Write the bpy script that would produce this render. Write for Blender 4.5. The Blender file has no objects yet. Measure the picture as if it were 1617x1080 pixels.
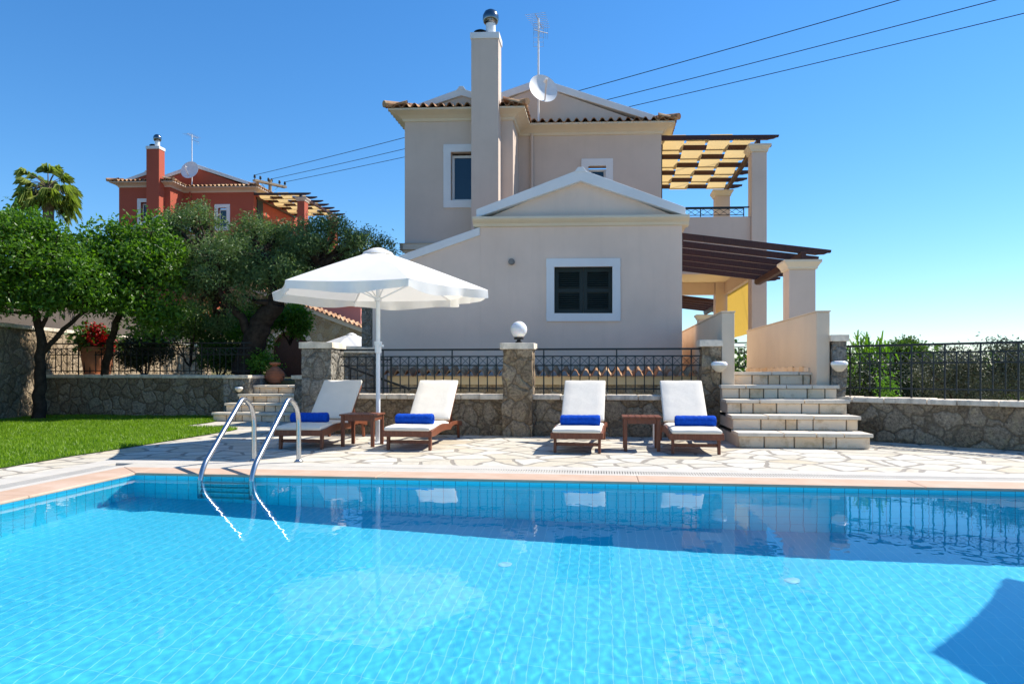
import bpy, bmesh, math, random
import numpy as np
from mathutils import Vector, Matrix, noise

SC = bpy.context.scene
COL = SC.collection
R = math.radians
random.seed(7)

# ------------------------------------------------------------------ frames
# pool / terrace frame (turned 7 degrees to the camera) and the villa frame
def TF(u, v, z=0.0):
    return (0.9925*u + 0.1219*v, 6.76 - 0.1219*u + 0.9925*v, z)

def villa_frame(ox, oy, dz):
    def f(u, v, z=0.0):
        return (ox + 0.9988*u + 0.1253*v, oy - 0.0488*u + 0.992*v, z + dz)
    return f
HF = villa_frame(3.316, 14.2, 0.0)
RF = villa_frame(-14.42, 33.7, 3.27)
def WF(x, y, z=0.0):
    return (x, y, z)
F = 1150.0
def at(px, py, Y):           # a point of the photograph taken to depth Y
    return ((px-808.5)*Y/F, Y, 1.0+(587.0-py)*Y/F)
def ground(px, py, z=0.0):   # a point of the photograph taken down to height z
    Y = F*(1.0-z)/(py-587.0)
    return ((px-808.5)*Y/F, Y, z)

# ------------------------------------------------------------------ mesh builder
class MB:
    def __init__(s, fr=WF):
        s.v = []; s.f = []; s.fr = fr
    def add(s, pts, faces, raw=False):
        n = len(s.v)
        s.v += [tuple(p) if raw else s.fr(*p) for p in pts]
        s.f += [tuple(i+n for i in f) for f in faces]
        return s
    def hexa(s, p, raw=False):   # 8 points: bottom ring, top ring
        return s.add(p, [(3,2,1,0),(4,5,6,7),(0,1,5,4),(1,2,6,5),(2,3,7,6),(3,0,4,7)], raw)
    def box(s, u0, u1, v0, v1, z0, z1):
        return s.hexa([(u0,v0,z0),(u1,v0,z0),(u1,v1,z0),(u0,v1,z0),(u0,v0,z1),(u1,v0,z1),(u1,v1,z1),(u0,v1,z1)])
    def prism(s, poly, axis, t0, t1):   # closed polygon in two coords, pushed along the third
        n = len(poly)
        def mk(a, b, t):
            return {'u': (t,a,b), 'v': (a,t,b), 'z': (a,b,t)}[axis]
        pts = [mk(a,b,t0) for a,b in poly] + [mk(a,b,t1) for a,b in poly]
        fs = [tuple(range(n))[::-1], tuple(range(n,2*n))]
        fs += [(i,(i+1)%n,n+(i+1)%n,n+i) for i in range(n)]
        return s.add(pts, fs)
    def bar(s, a, b, w, h=None, raw=False):  # straight bar of rectangular section
        h = h or w
        if not raw: a = s.fr(*a); b = s.fr(*b)
        a = Vector(a); b = Vector(b); d = (b-a).normalized()
        up = Vector((0,0,1)) if abs(d.z) < .95 else Vector((0,1,0))
        x = d.cross(up).normalized()*(w/2); y = x.cross(d).normalized()*(h/2)
        return s.hexa([a-x-y,a+x-y,b+x-y,b-x-y,a-x+y,a+x+y,b+x+y,b-x+y], True)
    def tube(s, pts, r, n=10, raw=False, caps=True):
        P = [Vector(p if raw else s.fr(*p)) for p in pts]
        rr = r if isinstance(r, (list,tuple)) else [r]*len(P)
        prev = None; rings = []
        for i, p in enumerate(P):
            d = ((P[min(i+1,len(P)-1)]-P[max(i-1,0)])).normalized()
            if prev is None:
                a = d.cross(Vector((0,0,1)))
                if a.length < .05: a = d.cross(Vector((0,1,0)))
                a.normalize()
            else:
                a = (prev - d*prev.dot(d)).normalized()
            prev = a; b = d.cross(a)
            rings.append([p + (a*math.cos(2*math.pi*k/n)+b*math.sin(2*math.pi*k/n))*rr[i] for k in range(n)])
        vs = [v for rg in rings for v in rg]; fs = []
        for i in range(len(P)-1):
            for k in range(n):
                fs.append((i*n+k, i*n+(k+1)%n, (i+1)*n+(k+1)%n, (i+1)*n+k))
        if caps:
            fs.append(tuple(range(n))[::-1]); fs.append(tuple(range((len(P)-1)*n, len(P)*n)))
        return s.add(vs, fs, True)
    def lathe(s, c, prof, n=20, raw=False, sx=1, sy=1):  # profile (r,z) about a vertical axis at c
        c = Vector(c if raw else s.fr(*c)); vs = []; fs = []
        for r, z in prof:
            for k in range(n):
                a = 2*math.pi*k/n
                vs.append((c.x+r*sx*math.cos(a), c.y+r*sy*math.sin(a), c.z+z))
        m = len(prof)
        for i in range(m-1):
            for k in range(n):
                fs.append((i*n+k, i*n+(k+1)%n, (i+1)*n+(k+1)%n, (i+1)*n+k))
        fs.append(tuple(range(n))[::-1]); fs.append(tuple(range((m-1)*n, m*n)))
        return s.add(vs, fs, True)
    def build(s, name, mat, parent=None, smooth=False, bevel=0, seg=2, solid=0, flip=False):
        me = bpy.data.meshes.new(name)
        o = bpy.data.objects.new(name, me); COL.objects.link(o)
        off = root_loc(parent) if parent is not None else (0,0,0)
        me.from_pydata([(x-off[0], y-off[1], z-off[2]) for x,y,z in s.v], [], s.f)
        me.update()
        bm = bmesh.new(); bm.from_mesh(me)
        bmesh.ops.remove_doubles(bm, verts=bm.verts, dist=1e-5) if len(s.v) < 20000 and not flip else None
        if not flip: bmesh.ops.recalc_face_normals(bm, faces=bm.faces)
        bm.to_mesh(me); bm.free()
        if parent is not None: o.parent = parent
        if mat is not None:
            for m in (mat if isinstance(mat, list) else [mat]): me.materials.append(m)
        if smooth is not False:
            ang = smooth if not isinstance(smooth, bool) else 40
            me.polygons.foreach_set('use_smooth', [True]*len(me.polygons))
            try: me.set_sharp_from_angle(angle=R(ang))
            except Exception: pass
        if bevel:
            b = o.modifiers.new('Bevel', 'BEVEL'); b.width = bevel; b.segments = seg
            b.limit_method = 'ANGLE'; b.angle_limit = R(40); b.harden_normals = False
        if solid:
            b = o.modifiers.new('Solidify', 'SOLIDIFY'); b.thickness = solid; b.offset = 0
        return o

def root_loc(p):
    while p.parent is not None: p = p.parent
    return tuple(p.location)

def thing(name, label, cat, loc, group=None):
    o = bpy.data.objects.new(name, None); COL.objects.link(o)
    o.empty_display_size = .2; o.location = loc
    return tag(o, label, cat, group)
def tag(o, label, cat, group=None):
    o['label'] = label; o['category'] = cat
    if group: o['group'] = group
    return o
def struct(o, kind='structure'):
    o['kind'] = kind; return o
def move_origin(o, loc):   # give a one-mesh thing its origin at its base
    l = Vector(loc); o.data.transform(Matrix.Translation(-l)); o.location = l; return o
def copy_tree(o, parent=None):
    c = o.copy(); COL.objects.link(c); c.parent = parent
    for ch in [x for x in bpy.data.objects if x.parent == o]: copy_tree(ch, c)
    return c

def rough_box(mb, u0, u1, v0, v1, z0, z1, step=.07, amp=.02, seed=0):
    """box with a gridded surface pushed about by noise: rubble masonry"""
    nu = max(1, round((u1-u0)/step)); nv = max(1, round((v1-v0)/step)); nz = max(1, round((z1-z0)/step))
    idx = {}
    def vert(i, j, k):
        key = (i,j,k)
        if key not in idx:
            u = u0+(u1-u0)*i/nu; v = v0+(v1-v0)*j/nv; z = z0+(z1-z0)*k/nz
            nrm = Vector(((-1 if i==0 else 1 if i==nu else 0), (-1 if j==0 else 1 if j==nv else 0), (-1 if k==0 else 1 if k==nz else 0)))
            p = mb.fr(u, v, z)
            q = Vector(p)*3.1 + Vector((seed,0,0))
            d = amp*(noise.noise(q)*1.2 + .7*noise.noise(q*2.7)+.4*noise.noise(q*6))
            if nrm.length > 0: nrm.normalize()
            idx[key] = len(mb.v)
            mb.v.append(mb.fr(u+nrm.x*d, v+nrm.y*d, z+nrm.z*d))
        return idx[key]
    def face(a,b,c,d): mb.f.append((a,b,c,d))
    for i in range(nu):
        for k in range(nz):
            face(vert(i,0,k),vert(i+1,0,k),vert(i+1,0,k+1),vert(i,0,k+1))
            face(vert(i,nv,k),vert(i,nv,k+1),vert(i+1,nv,k+1),vert(i+1,nv,k))
    for j in range(nv):
        for k in range(nz):
            face(vert(0,j,k),vert(0,j,k+1),vert(0,j+1,k+1),vert(0,j+1,k))
            face(vert(nu,j,k),vert(nu,j+1,k),vert(nu,j+1,k+1),vert(nu,j,k+1))
    for i in range(nu):
        for j in range(nv):
            face(vert(i,j,nz),vert(i+1,j,nz),vert(i+1,j+1,nz),vert(i,j+1,nz))
            face(vert(i,j,0),vert(i,j+1,0),vert(i+1,j+1,0),vert(i+1,j,0))
    return mb

def wall_holes(mb, u0, u1, z0, z1, v0, v1, holes):
    """upright wall in the u-z plane from v0 to v1, with rectangular openings"""
    us = sorted({u0,u1}|{h[0] for h in holes}|{h[1] for h in holes}); zs = sorted({z0,z1}|{h[2] for h in holes}|{h[3] for h in holes})
    def inh(a, b): return any(h[0]-1e-6 <= a and b <= h[1]+1e-6 for h in [])
    solid = {}
    for i in range(len(us)-1):
        for k in range(len(zs)-1):
            cu = (us[i]+us[i+1])/2; cz = (zs[k]+zs[k+1])/2
            solid[(i,k)] = not any(h[0]<cu<h[1] and h[2]<cz<h[3] for h in holes)
    for (i,k), sd in solid.items():
        if not sd: continue
        a,b,c,d = us[i],us[i+1],zs[k],zs[k+1]
        mb.add([(a,v0,c),(b,v0,c),(b,v0,d),(a,v0,d)], [(0,1,2,3)])
        mb.add([(a,v1,c),(b,v1,c),(b,v1,d),(a,v1,d)], [(3,2,1,0)])
        for (di,dk,pts) in ((-1,0,[(a,v0,c),(a,v0,d),(a,v1,d),(a,v1,c)]),(1,0,[(b,v0,c),(b,v1,c),(b,v1,d),(b,v0,d)]),
                            (0,-1,[(a,v0,c),(a,v1,c),(b,v1,c),(b,v0,c)]),(0,1,[(a,v0,d),(b,v0,d),(b,v1,d),(a,v1,d)])):
            if not solid.get((i+di,k+dk), False): mb.add(pts, [(0,1,2,3)])
    return mb

def barrel(mb, p0, p1, inward, L, pitch=.21, th=.016, h=.075, rows=1):
    """clay barrel tiles: wavy sheet, front edge p0-p1, running back along 'inward' (a direction incl. rise)"""
    p0 = Vector(p0); p1 = Vector(p1); inw = Vector(inward).normalized()
    e = (p1-p0); n = max(1, round(e.length/pitch)); K = 8
    prof = []
    for i in range(n*K+1):
        t = i/(n*K); ph = (i % K)/K
        if ph < .62: z = h*math.sin(math.pi*ph/.62)**.8 if 0<ph else 0
        else: z = -h*.35*math.sin(math.pi*(ph-.62)/.38)
        prof.append((p0+e*t, z))
    seg = max(1, rows)
    for r in range(seg):
        a = L*r/seg; b = L*(r+1)/seg + (.03 if r < seg-1 else 0); lift = .0 if seg == 1 else .012
        top0=[]; top1=[]; bot0=[]; bot1=[]
        for p, z in prof:
            top0.append(p+inw*a+Vector((0,0,z+lift))); top1.append(p+inw*b+Vector((0,0,z-lift)))
            bot0.append(p+inw*a+Vector((0,0,z+lift-th))); bot1.append(p+inw*b+Vector((0,0,z-lift-th)))
        m = len(prof); pts = top0+top1+bot0+bot1; fs = []
        for i in range(m-1):
            fs += [(i,i+1,m+i+1,m+i), (2*m+i,3*m+i,3*m+i+1,2*m+i+1), (i,2*m+i,2*m+i+1,i+1)]
        fs += [(0,m,3*m,2*m), (m-1,3*m-1,4*m-1,2*m-1)]
        mb.add(pts, fs)
    return mb

# ------------------------------------------------------------------ materials
def new_mat(name):
    m = bpy.data.materials.new(name); m.use_nodes = True
    nt = m.node_tree; nt.nodes.clear()
    out = nt.nodes.new('ShaderNodeOutputMaterial'); return m, nt, out
class NT:
    def __init__(s, nt): s.nt = nt
    def n(s, t, **kw):
        nd = s.nt.nodes.new(t)
        for k, v in kw.items():
            if k in nd.inputs.keys(): pass
            setattr(nd, k, v)
        return nd
    def l(s, a, b): s.nt.links.new(a, b)
def ramp(h, fac, stops, interp='LINEAR'):
    r = h.n('ShaderNodeValToRGB'); r.color_ramp.interpolation = interp
    els = r.color_ramp.elements
    while len(els) < len(stops): els.new(.5)
    for e, (p, c) in zip(els, stops):
        e.position = p; e.color = (*c, 1) if len(c) == 3 else c
    h.l(fac, r.inputs['Fac']); return r.outputs['Color']
def mixc(h, fac, a, b, mode='MIX'):
    m = h.n('ShaderNodeMix', data_type='RGBA', blend_type=mode)
    for i, x in ((0, fac), (6, a), (7, b)):
        if hasattr(x, 'links'): h.l(x, m.inputs[i])
        elif isinstance(x, (int, float)): m.inputs[i].default_value = x
        else: m.inputs[i].default_value = (*x, 1)
    return m.outputs[2]
def math_(h, op, a, b=None):
    m = h.n('ShaderNodeMath', operation=op)
    for i, x in enumerate((a, b)):
        if x is None: continue
        if hasattr(x, 'links'): h.l(x, m.inputs[i])
        else: m.inputs[i].default_value = x
    return m.outputs[0]
def pos(h, scale=(1,1,1), rot=(0,0,0), world=True):
    if world:
        g = h.n('ShaderNodeNewGeometry').outputs['Position']
    else:
        g = h.n('ShaderNodeTexCoord').outputs['Object']
    mp = h.n('ShaderNodeMapping'); mp.inputs['Scale'].default_value = scale; mp.inputs['Rotation'].default_value = rot
    h.l(g, mp.inputs['Vector']); return mp.outputs['Vector']
def noise_(h, vec, scale, detail=4, rough=.6, out='Fac'):
    t = h.n('ShaderNodeTexNoise'); t.inputs['Scale'].default_value = scale
    t.inputs['Detail'].default_value = detail; t.inputs['Roughness'].default_value = rough
    h.l(vec, t.inputs['Vector']); return t.outputs[out]
def bump(h, height, strength=.3, dist=.02):
    b = h.n('ShaderNodeBump'); b.inputs['Strength'].default_value = strength; b.inputs['Distance'].default_value = dist
    h.l(height, b.inputs['Height']); return b.outputs['Normal']
def princ(h, out, color, rough=.6, metal=0, normal=None, spec=None, **kw):
    p = h.n('ShaderNodeBsdfPrincipled')
    for k, x in (('Base Color', color), ('Roughness', rough), ('Metallic', metal)):
        if hasattr(x, 'links'): h.l(x, p.inputs[k])
        elif isinstance(x, (int, float)): p.inputs[k].default_value = x
        else: p.inputs[k].default_value = (*x, 1)
    if spec is not None: p.inputs['Specular IOR Level'].default_value = spec
    if normal is not None: h.l(normal, p.inputs['Normal'])
    for k, x in kw.items(): p.inputs[k].default_value = x
    h.l(p.outputs[0], out.inputs['Surface']); return p

def plain(name, c, rough=.6, metal=0, var=.12, scale=6, bstr=.1, bscale=60, spec=None, dirt=None):
    m, nt, out = new_mat(name); h = NT(nt); v = pos(h, world=False)
    f = noise_(h, v, scale, 5)
    col = ramp(h, f, [(.3, tuple(x*(1-var) for x in c)), (.7, tuple(min(1,x*(1+var)) for x in c))])
    if dirt:
        d = noise_(h, pos(h, (1,1,.35), world=False), dirt[1], 6, .7)
        df = ramp(h, d, [(dirt[2], (0,0,0)), (dirt[2]+.2, (1,1,1))])
        col = mixc(h, math_(h, 'MULTIPLY', df, dirt[3]), col, dirt[0])
    nb = bump(h, noise_(h, v, bscale, 3), bstr, .004)
    princ(h, out, col, rough, metal, nb, spec); return m

def plaster(name, c, stain=.25):
    m, nt, out = new_mat(name); h = NT(nt); v = pos(h)
    f = noise_(h, v, .7, 6, .65)
    col = ramp(h, f, [(.3, tuple(x*.92 for x in c)), (.7, tuple(x*1.05 for x in c))])
    st = noise_(h, pos(h, (2.2,2.2,.22)), 1.6, 6, .7)        # vertical weather streaks
    sf = ramp(h, st, [(.52,(0,0,0)), (.78,(1,1,1))])
    col = mixc(h, math_(h, 'MULTIPLY', sf, stain), col, tuple(x*.72 for x in c))
    nb = bump(h, noise_(h, v, 55, 4, .7), .18, .006)
    princ(h, out, col, .85, 0, nb, .25); return m

def rubble(name, cols, mortar, scale=4.2, gap=.05, bstr=.8, lichen=None):
    m, nt, out = new_mat(name); h = NT(nt); v = pos(h)
    nz = noise_(h, v, 3.0, 3, .6, 'Color')
    vv = h.n('ShaderNodeMix', data_type='RGBA', blend_type='LINEAR_LIGHT'); vv.inputs[0].default_value = .11
    h.l(v, vv.inputs[6]); h.l(nz, vv.inputs[7]); vec = vv.outputs[2]
    e = h.n('ShaderNodeTexVoronoi', feature='DISTANCE_TO_EDGE'); e.inputs['Scale'].default_value = scale; h.l(vec, e.inputs['Vector'])
    c = h.n('ShaderNodeTexVoronoi', feature='F1'); c.inputs['Scale'].default_value = scale; h.l(vec, c.inputs['Vector'])
    sep = h.n('ShaderNodeSeparateColor'); h.l(c.outputs['Color'], sep.inputs[0])
    n = len(cols)
    base = ramp(h, sep.outputs[0], [(i/max(1,n-1), x) for i, x in enumerate(cols)])
    fine = noise_(h, v, 26, 8, .82)
    base = mixc(h, 1, base, ramp(h, fine, [(.36,(.30,.30,.30)),(.52,(.95,.95,.95)),(.66,(1.6,1.6,1.6))]), 'MULTIPLY')
    if lichen:
        lf = ramp(h, noise_(h, v, 11, 8, .8), [(.53,(0,0,0)),(.62,(1,1,1))])
        base = mixc(h, math_(h, 'MULTIPLY', lf, .75), base, lichen)
    ef = ramp(h, e.outputs['Distance'], [(gap*.35,(1,1,1)),(gap,(0,0,0))])
    col = mixc(h, math_(h,'MULTIPLY', ef, .62), base, mortar)
    hh = math_(h, 'ADD', math_(h, 'MULTIPLY', ramp(h, e.outputs['Distance'], [(0,(0,0,0)),(gap*2.2,(1,1,1))]), 1.0), math_(h, 'MULTIPLY', fine, .8))
    nb = bump(h, hh, bstr, .03)
    princ(h, out, col, .9, 0, nb, .2); return m

def leaf_mat(name, c1, c2, gloss=.45, trans=.35, tcol=None):
    m, nt, out = new_mat(name); h = NT(nt)
    oi = h.n('ShaderNodeNewGeometry').outputs['Random Per Island']
    big = noise_(h, pos(h), 1.4, 2)
    f = math_(h, 'ADD', math_(h, 'MULTIPLY', oi, .6), math_(h, 'MULTIPLY', big, .4))
    col = ramp(h, f, [(.1, c1), (.85, c2)])
    p = h.n('ShaderNodeBsdfPrincipled'); h.l(col, p.inputs['Base Color']); p.inputs['Roughness'].default_value = gloss
    p.inputs['Specular IOR Level'].default_value = .4
    t = h.n('ShaderNodeBsdfTranslucent'); tc = mixc(h, 1, col, tcol or (1.5,1.7,.6), 'MULTIPLY'); h.l(tc, t.inputs['Color'])
    mx = h.n('ShaderNodeMixShader'); mx.inputs[0].default_value = trans
    h.l(p.outputs[0], mx.inputs[1]); h.l(t.outputs[0], mx.inputs[2]); h.l(mx.outputs[0], out.inputs['Surface']); return m

def cloth(name, c, trans=.3, tc=None, weave=600, bstr=.15, wr=.25):
    m, nt, out = new_mat(name); h = NT(nt); v = pos(h, world=False)
    f = noise_(h, v, 4, 4)
    col = ramp(h, f, [(.3, tuple(x*.93 for x in c)), (.7, c)])
    hh = math_(h, 'ADD', noise_(h, v, weave, 2), math_(h, 'MULTIPLY', noise_(h, v, 5, 3), wr*20))
    nb = bump(h, hh, bstr, .004)
    d = h.n('ShaderNodeBsdfDiffuse'); h.l(col, d.inputs['Color']); h.l(nb, d.inputs['Normal'])
    t = h.n('ShaderNodeBsdfTranslucent'); t.inputs['Color'].default_value = (*(tc or c), 1)
    mx = h.n('ShaderNodeMixShader'); mx.inputs[0].default_value = trans
    h.l(d.outputs[0], mx.inputs[1]); h.l(t.outputs[0], mx.inputs[2]); h.l(mx.outputs[0], out.inputs['Surface']); return m

def wood(name, c, rough=.5):
    m, nt, out = new_mat(name); h = NT(nt); v = pos(h, (14,14,2.5), world=False)
    f = noise_(h, v, 3, 6, .7)
    col = ramp(h, f, [(.25, tuple(x*.55 for x in c)), (.55, c), (.8, tuple(x*1.35 for x in c))])
    princ(h, out, col, rough, 0, bump(h, f, .2, .003), .4); return m

M = {}
M['grey_plaster'] = plaster('grey_plaster', (.63,.515,.425))
M['bounce_lit_plaster'] = plaster('bounce_lit_plaster', (.77,.595,.475))  # grey plaster brightened: bounce light on the front wing put into the colour
M['beige_plaster'] = plaster('beige_plaster', (.68,.56,.42), .2)
M['cream_trim'] = plaster('cream_trim', (.68,.60,.46), .15)
M['white_trim'] = plaster('white_trim', (.74,.74,.73), .12)
M['red_plaster'] = plaster('red_plaster', (.42,.095,.055), .2)
M['red_trim'] = plaster('red_trim', (.62,.50,.42), .2)
M['cream_ceiling'] = plaster('cream_ceiling', (.72,.60,.38), .08)
M['shaded_bank_plaster'] = plaster('shaded_bank_plaster', (.11,.09,.075), .35)  # base darkened to stand in for tree shade on the bank wall
def tile_mat():
    m, nt, out = new_mat('clay_tile'); h = NT(nt); v = pos(h)
    c = h.n('ShaderNodeTexVoronoi', feature='F1'); c.inputs['Scale'].default_value = 4.5; h.l(v, c.inputs['Vector'])
    sep = h.n('ShaderNodeSeparateColor'); h.l(c.outputs['Color'], sep.inputs[0])
    col = ramp(h, sep.outputs[0], [(0,(.26,.12,.065)),(.5,(.45,.25,.13)),(1,(.56,.40,.24))])
    d = ramp(h, noise_(h, v, 9, 6, .75), [(.45,(0,0,0)),(.65,(1,1,1))])
    col = mixc(h, math_(h,'MULTIPLY',d,.55), col, (.10,.075,.05))
    princ(h, out, col, .85, 0, bump(h, noise_(h, v, 60, 4), .3, .005), .2); return m
M['clay_tile'] = tile_mat()
M['terrace_stone'] = rubble('terrace_stone', [(.25,.175,.105),(.34,.255,.165),(.43,.335,.23),(.29,.21,.13)], (.15,.11,.07), 4.0, .06, 1.0, (.46,.36,.20))
M['grey_stone'] = rubble('grey_stone', [(.20,.185,.16),(.28,.26,.22),(.35,.32,.27),(.25,.22,.18)], (.19,.165,.125), 4.6, .06, 1.0, (.44,.41,.33))
M['yellow_stone'] = rubble('yellow_stone', [(.42,.30,.15),(.5,.40,.24),(.36,.25,.13),(.52,.45,.32)], (.40,.33,.23), 4.0, .06, .5)
M['pale_coping'] = plain('pale_coping', (.76,.66,.52), .85, 0, .22, 7, .5, 30, .2, ((.2,.165,.12), 5, .5, .55))
def block_mat():
    m, nt, out = new_mat('riser_block'); h = NT(nt); v = pos(h)
    oi = h.n('ShaderNodeNewGeometry').outputs['Random Per Island']
    base = ramp(h, oi, [(0,(.84,.64,.42)),(.5,(.86,.70,.52)),(1,(.80,.55,.31))])
    st = ramp(h, noise_(h, v, 4.5, 6, .7), [(.52,(0,0,0)),(.72,(1,1,1))])
    base = mixc(h, math_(h,'MULTIPLY',st,.7), base, (.42,.25,.09))
    princ(h, out, base, .85, 0, bump(h, noise_(h, v, 35, 5, .7), .6, .01), .2); return m
M['riser_block'] = block_mat()
M['step_slab'] = plain('step_slab', (.72,.63,.50), .8, 0, .1, 5, .4, 40, .25, ((.45,.36,.23), 6, .55, .5))
M['mortar'] = plain('mortar', (.20,.17,.13), .95, 0, .2, 12, .4, 50)
M['iron'] = plain('iron', (.012,.016,.018), .42, .3, .3, 20, .15, 80)
M['teak'] = wood('teak', (.20,.062,.028), .42)
M['dark_beam'] = wood('dark_beam', (.060,.020,.013), .5)
M['canvas'] = cloth('canvas', (.90,.88,.85), .30, (.92,.86,.74), 500, .12, .3)
M['mattress'] = cloth('mattress', (.80,.735,.63), .0, None, 700, .3, .3)
M['shade_cloth'] = cloth('shade_cloth', (.64,.50,.26), .42, (.88,.65,.30), 400, .15)
M['towel'] = plain('towel', (.008,.070,.44), .95, 0, .2, 30, .9, 260, .1)
M['white_paint'] = plain('white_paint', (.80,.80,.79), .4, 0, .04, 8, .03, 60)
M['dish_white'] = plain('dish_white', (.74,.74,.73), .45, 0, .06, 8, .03, 60)
M['steel'] = plain('steel', (.50,.51,.52), .27, 1, .06, 10, .02, 90)
M['dark_steel'] = plain('dark_steel', (.20,.21,.22), .2, 1, .1, 10, .03, 90)
M['galv'] = plain('galv', (.55,.56,.57), .35, .8, .12, 10, .05, 90)
M['shutter_green'] = plain('shutter_green', (.004,.014,.012), .6, 0, .2, 8, .05, 90)
M['white_frame'] = plain('white_frame', (.72,.72,.70), .4, 0, .04, 8, .02, 60)
M['terracotta'] = plain('terracotta', (.42,.16,.08), .8, 0, .2, 5, .3, 40)
M['black_metal'] = plain('black_metal', (.02,.02,.02), .5, .4, .2, 9, .1, 60)
M['weathered_pole'] = wood('weathered_pole', (.30,.24,.17), .85)
M['ochre_band'] = plaster('ochre_band', (.86,.66,.36), .2)
M['bark'] = plain('bark', (.045,.033,.025), .95, 0, .45, 9, 1, 22, .1)
M['pale_bark'] = plain('pale_bark', (.20,.15,.10), .95, 0, .4, 9, 1, 22, .1)
M['citrus_leaf'] = leaf_mat('citrus_leaf', (.026,.082,.008), (.14,.265,.022), .4, .38)
M['olive_leaf'] = leaf_mat('olive_leaf', (.052,.100,.026), (.20,.28,.10), .5, .3, (1.2,1.35,.7))
M['palm_leaf'] = leaf_mat('palm_leaf', (.12,.18,.03), (.40,.44,.13), .45, .38)
M['dusty_olive'] = leaf_mat('dusty_olive', (.045,.060,.030), (.135,.15,.090), .6, .10, (1.1,1.15,.8))
M['bush_leaf'] = leaf_mat('bush_leaf', (.028,.070,.012), (.10,.175,.030), .5, .3)
M['fresh_leaf'] = leaf_mat('fresh_leaf', (.05,.13,.012), (.15,.30,.03), .4, .4)
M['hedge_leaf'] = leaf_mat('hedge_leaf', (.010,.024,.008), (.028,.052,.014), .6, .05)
M['red_petal'] = leaf_mat('red_petal', (.26,.006,.008), (.50,.018,.02), .5, .3, (1.2,.6,.6))
def glass_mat():
    m, nt, out = new_mat('window_glass'); h = NT(nt)
    p = princ(h, out, (.012,.03,.055), .04, 0, None, .6); return m
M['pane'] = glass_mat()
def globe_mat():
    m, nt, out = new_mat('opal_glass'); h = NT(nt)
    princ(h, out, (.82,.82,.80), .12, 0, None, .5, **{'Subsurface Weight': .3, 'Subsurface Scale': .05}); return m
M['opal'] = globe_mat()
# ------------------------------------------------------------------ camera, sun, sky
cam_d = bpy.data.cameras.new('camera'); cam = bpy.data.objects.new('camera', cam_d); COL.objects.link(cam)
cam.location = (0,0,1.0); cam.rotation_euler = (R(90),0,0)
cam_d.sensor_width = 36; cam_d.lens = F/1617*36; cam_d.shift_y = (587-540)/1617.0
cam_d.clip_end = 5000; cam_d.clip_start = .05
SC.camera = cam
SUN_EL = R(47.5); SUN_AZ = math.atan2(.93, .365)     # behind the villa, to the right
S = Vector((math.cos(SUN_EL)*math.sin(SUN_AZ), math.cos(SUN_EL)*math.cos(SUN_AZ), math.sin(SUN_EL)))
sd = bpy.data.lights.new('sun', 'SUN'); sd.energy = 5.0; sd.angle = R(.53); sd.color = (1,.945,.86)
sun = bpy.data.objects.new('sun', sd); COL.objects.link(sun); sun.rotation_euler = S.to_track_quat('Z','Y').to_euler(); sun.location = (20,20,30)
sd.cycles.is_caustics_light = True
w = bpy.data.worlds.new('World'); SC.world = w; w.use_nodes = True
wn = w.node_tree; bg = wn.nodes['Background']; sky = wn.nodes.new('ShaderNodeTexSky'); sky.sky_type = 'NISHITA'
sky.sun_disc = False; sky.sun_elevation = SUN_EL; sky.sun_rotation = SUN_AZ
sky.altitude = 0; sky.air_density = 1.2; sky.dust_density = .05; sky.ozone_density = 9
hsv = wn.nodes.new('ShaderNodeHueSaturation'); hsv.inputs['Saturation'].default_value = 1.16
wn.links.new(sky.outputs[0], hsv.inputs['Color']); wn.links.new(hsv.outputs[0], bg.inputs[0]); bg.inputs[1].default_value = .12
SC.view_settings.view_transform = 'Standard'; SC.view_settings.look = 'None'
SC.view_settings.exposure = .58; SC.view_settings.gamma = 1
SC.render.engine = 'CYCLES'
cy = SC.cycles
cy.use_denoising = True; cy.max_bounces = 18; cy.diffuse_bounces = 8; cy.glossy_bounces = 8; cy.transmission_bounces = 10; cy.transparent_max_bounces = 12
cy.caustics_refractive = True; cy.caustics_reflective = True; cy.sample_clamp_indirect = 8.0; cy.blur_glossy = .5

# ------------------------------------------------------------------ ground
PU0, PU1, PV0, PV1 = -3.773, 6.0, -6.3, 0.0
G = .95                                        # coping and grate together
def terrain(u, v):
    x, y, _ = TF(u, v)
    z = -.03
    # hillside that carries the neighbour villa, left and behind
    t = min(1, max(0, (-x-8.2)/2.5)); s_ = min(1, max(0, (y-15.6)/3)); z += t*t*(3-2*t)*s_*s_*(3-2*s_)*.0
    t = min(1, max(0, (y-19)/16)); s_ = min(1, max(0, (-x-10.5)/2.5)); z += 2.9*t*t*(3-2*t)*s_
    t = min(1, max(0, (y-18)/60)); s_ = min(1, max(0, (x-12)/20)); z -= 3*t*s_
    return z
us = [-900,-300,-120,-70,-50,-40] + [x for x in np.arange(-32, PU0-G-.5, 1.6)] + [PU0-G+.02] + list(np.linspace(PU0, PU1, 6))[1:-1] + [PU1+G-.02, 9, 11, 13, 16, 20, 28, 40, 70, 120, 300, 900]
vs = [-900,-300,-120,-50,-25,-14] + [PV0-G+.02, -4, -2, PV1+G-.02] + list(np.arange(2, 42, 1.6)) + [46,55,70,100,200,500,1500]
g = MB(TF); nU, nV = len(us), len(vs)
g.add([(u,v,terrain(u,v)) for v in vs for u in us], [])
for j in range(nV-1):
    for i in range(nU-1):
        if us[i] >= PU0-G and us[i+1] <= PU1+G and vs[j] >= PV0-G and vs[j+1] <= PV1+G: continue
        g.f.append((j*nU+i, j*nU+i+1, (j+1)*nU+i+1, (j+1)*nU+i))
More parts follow.
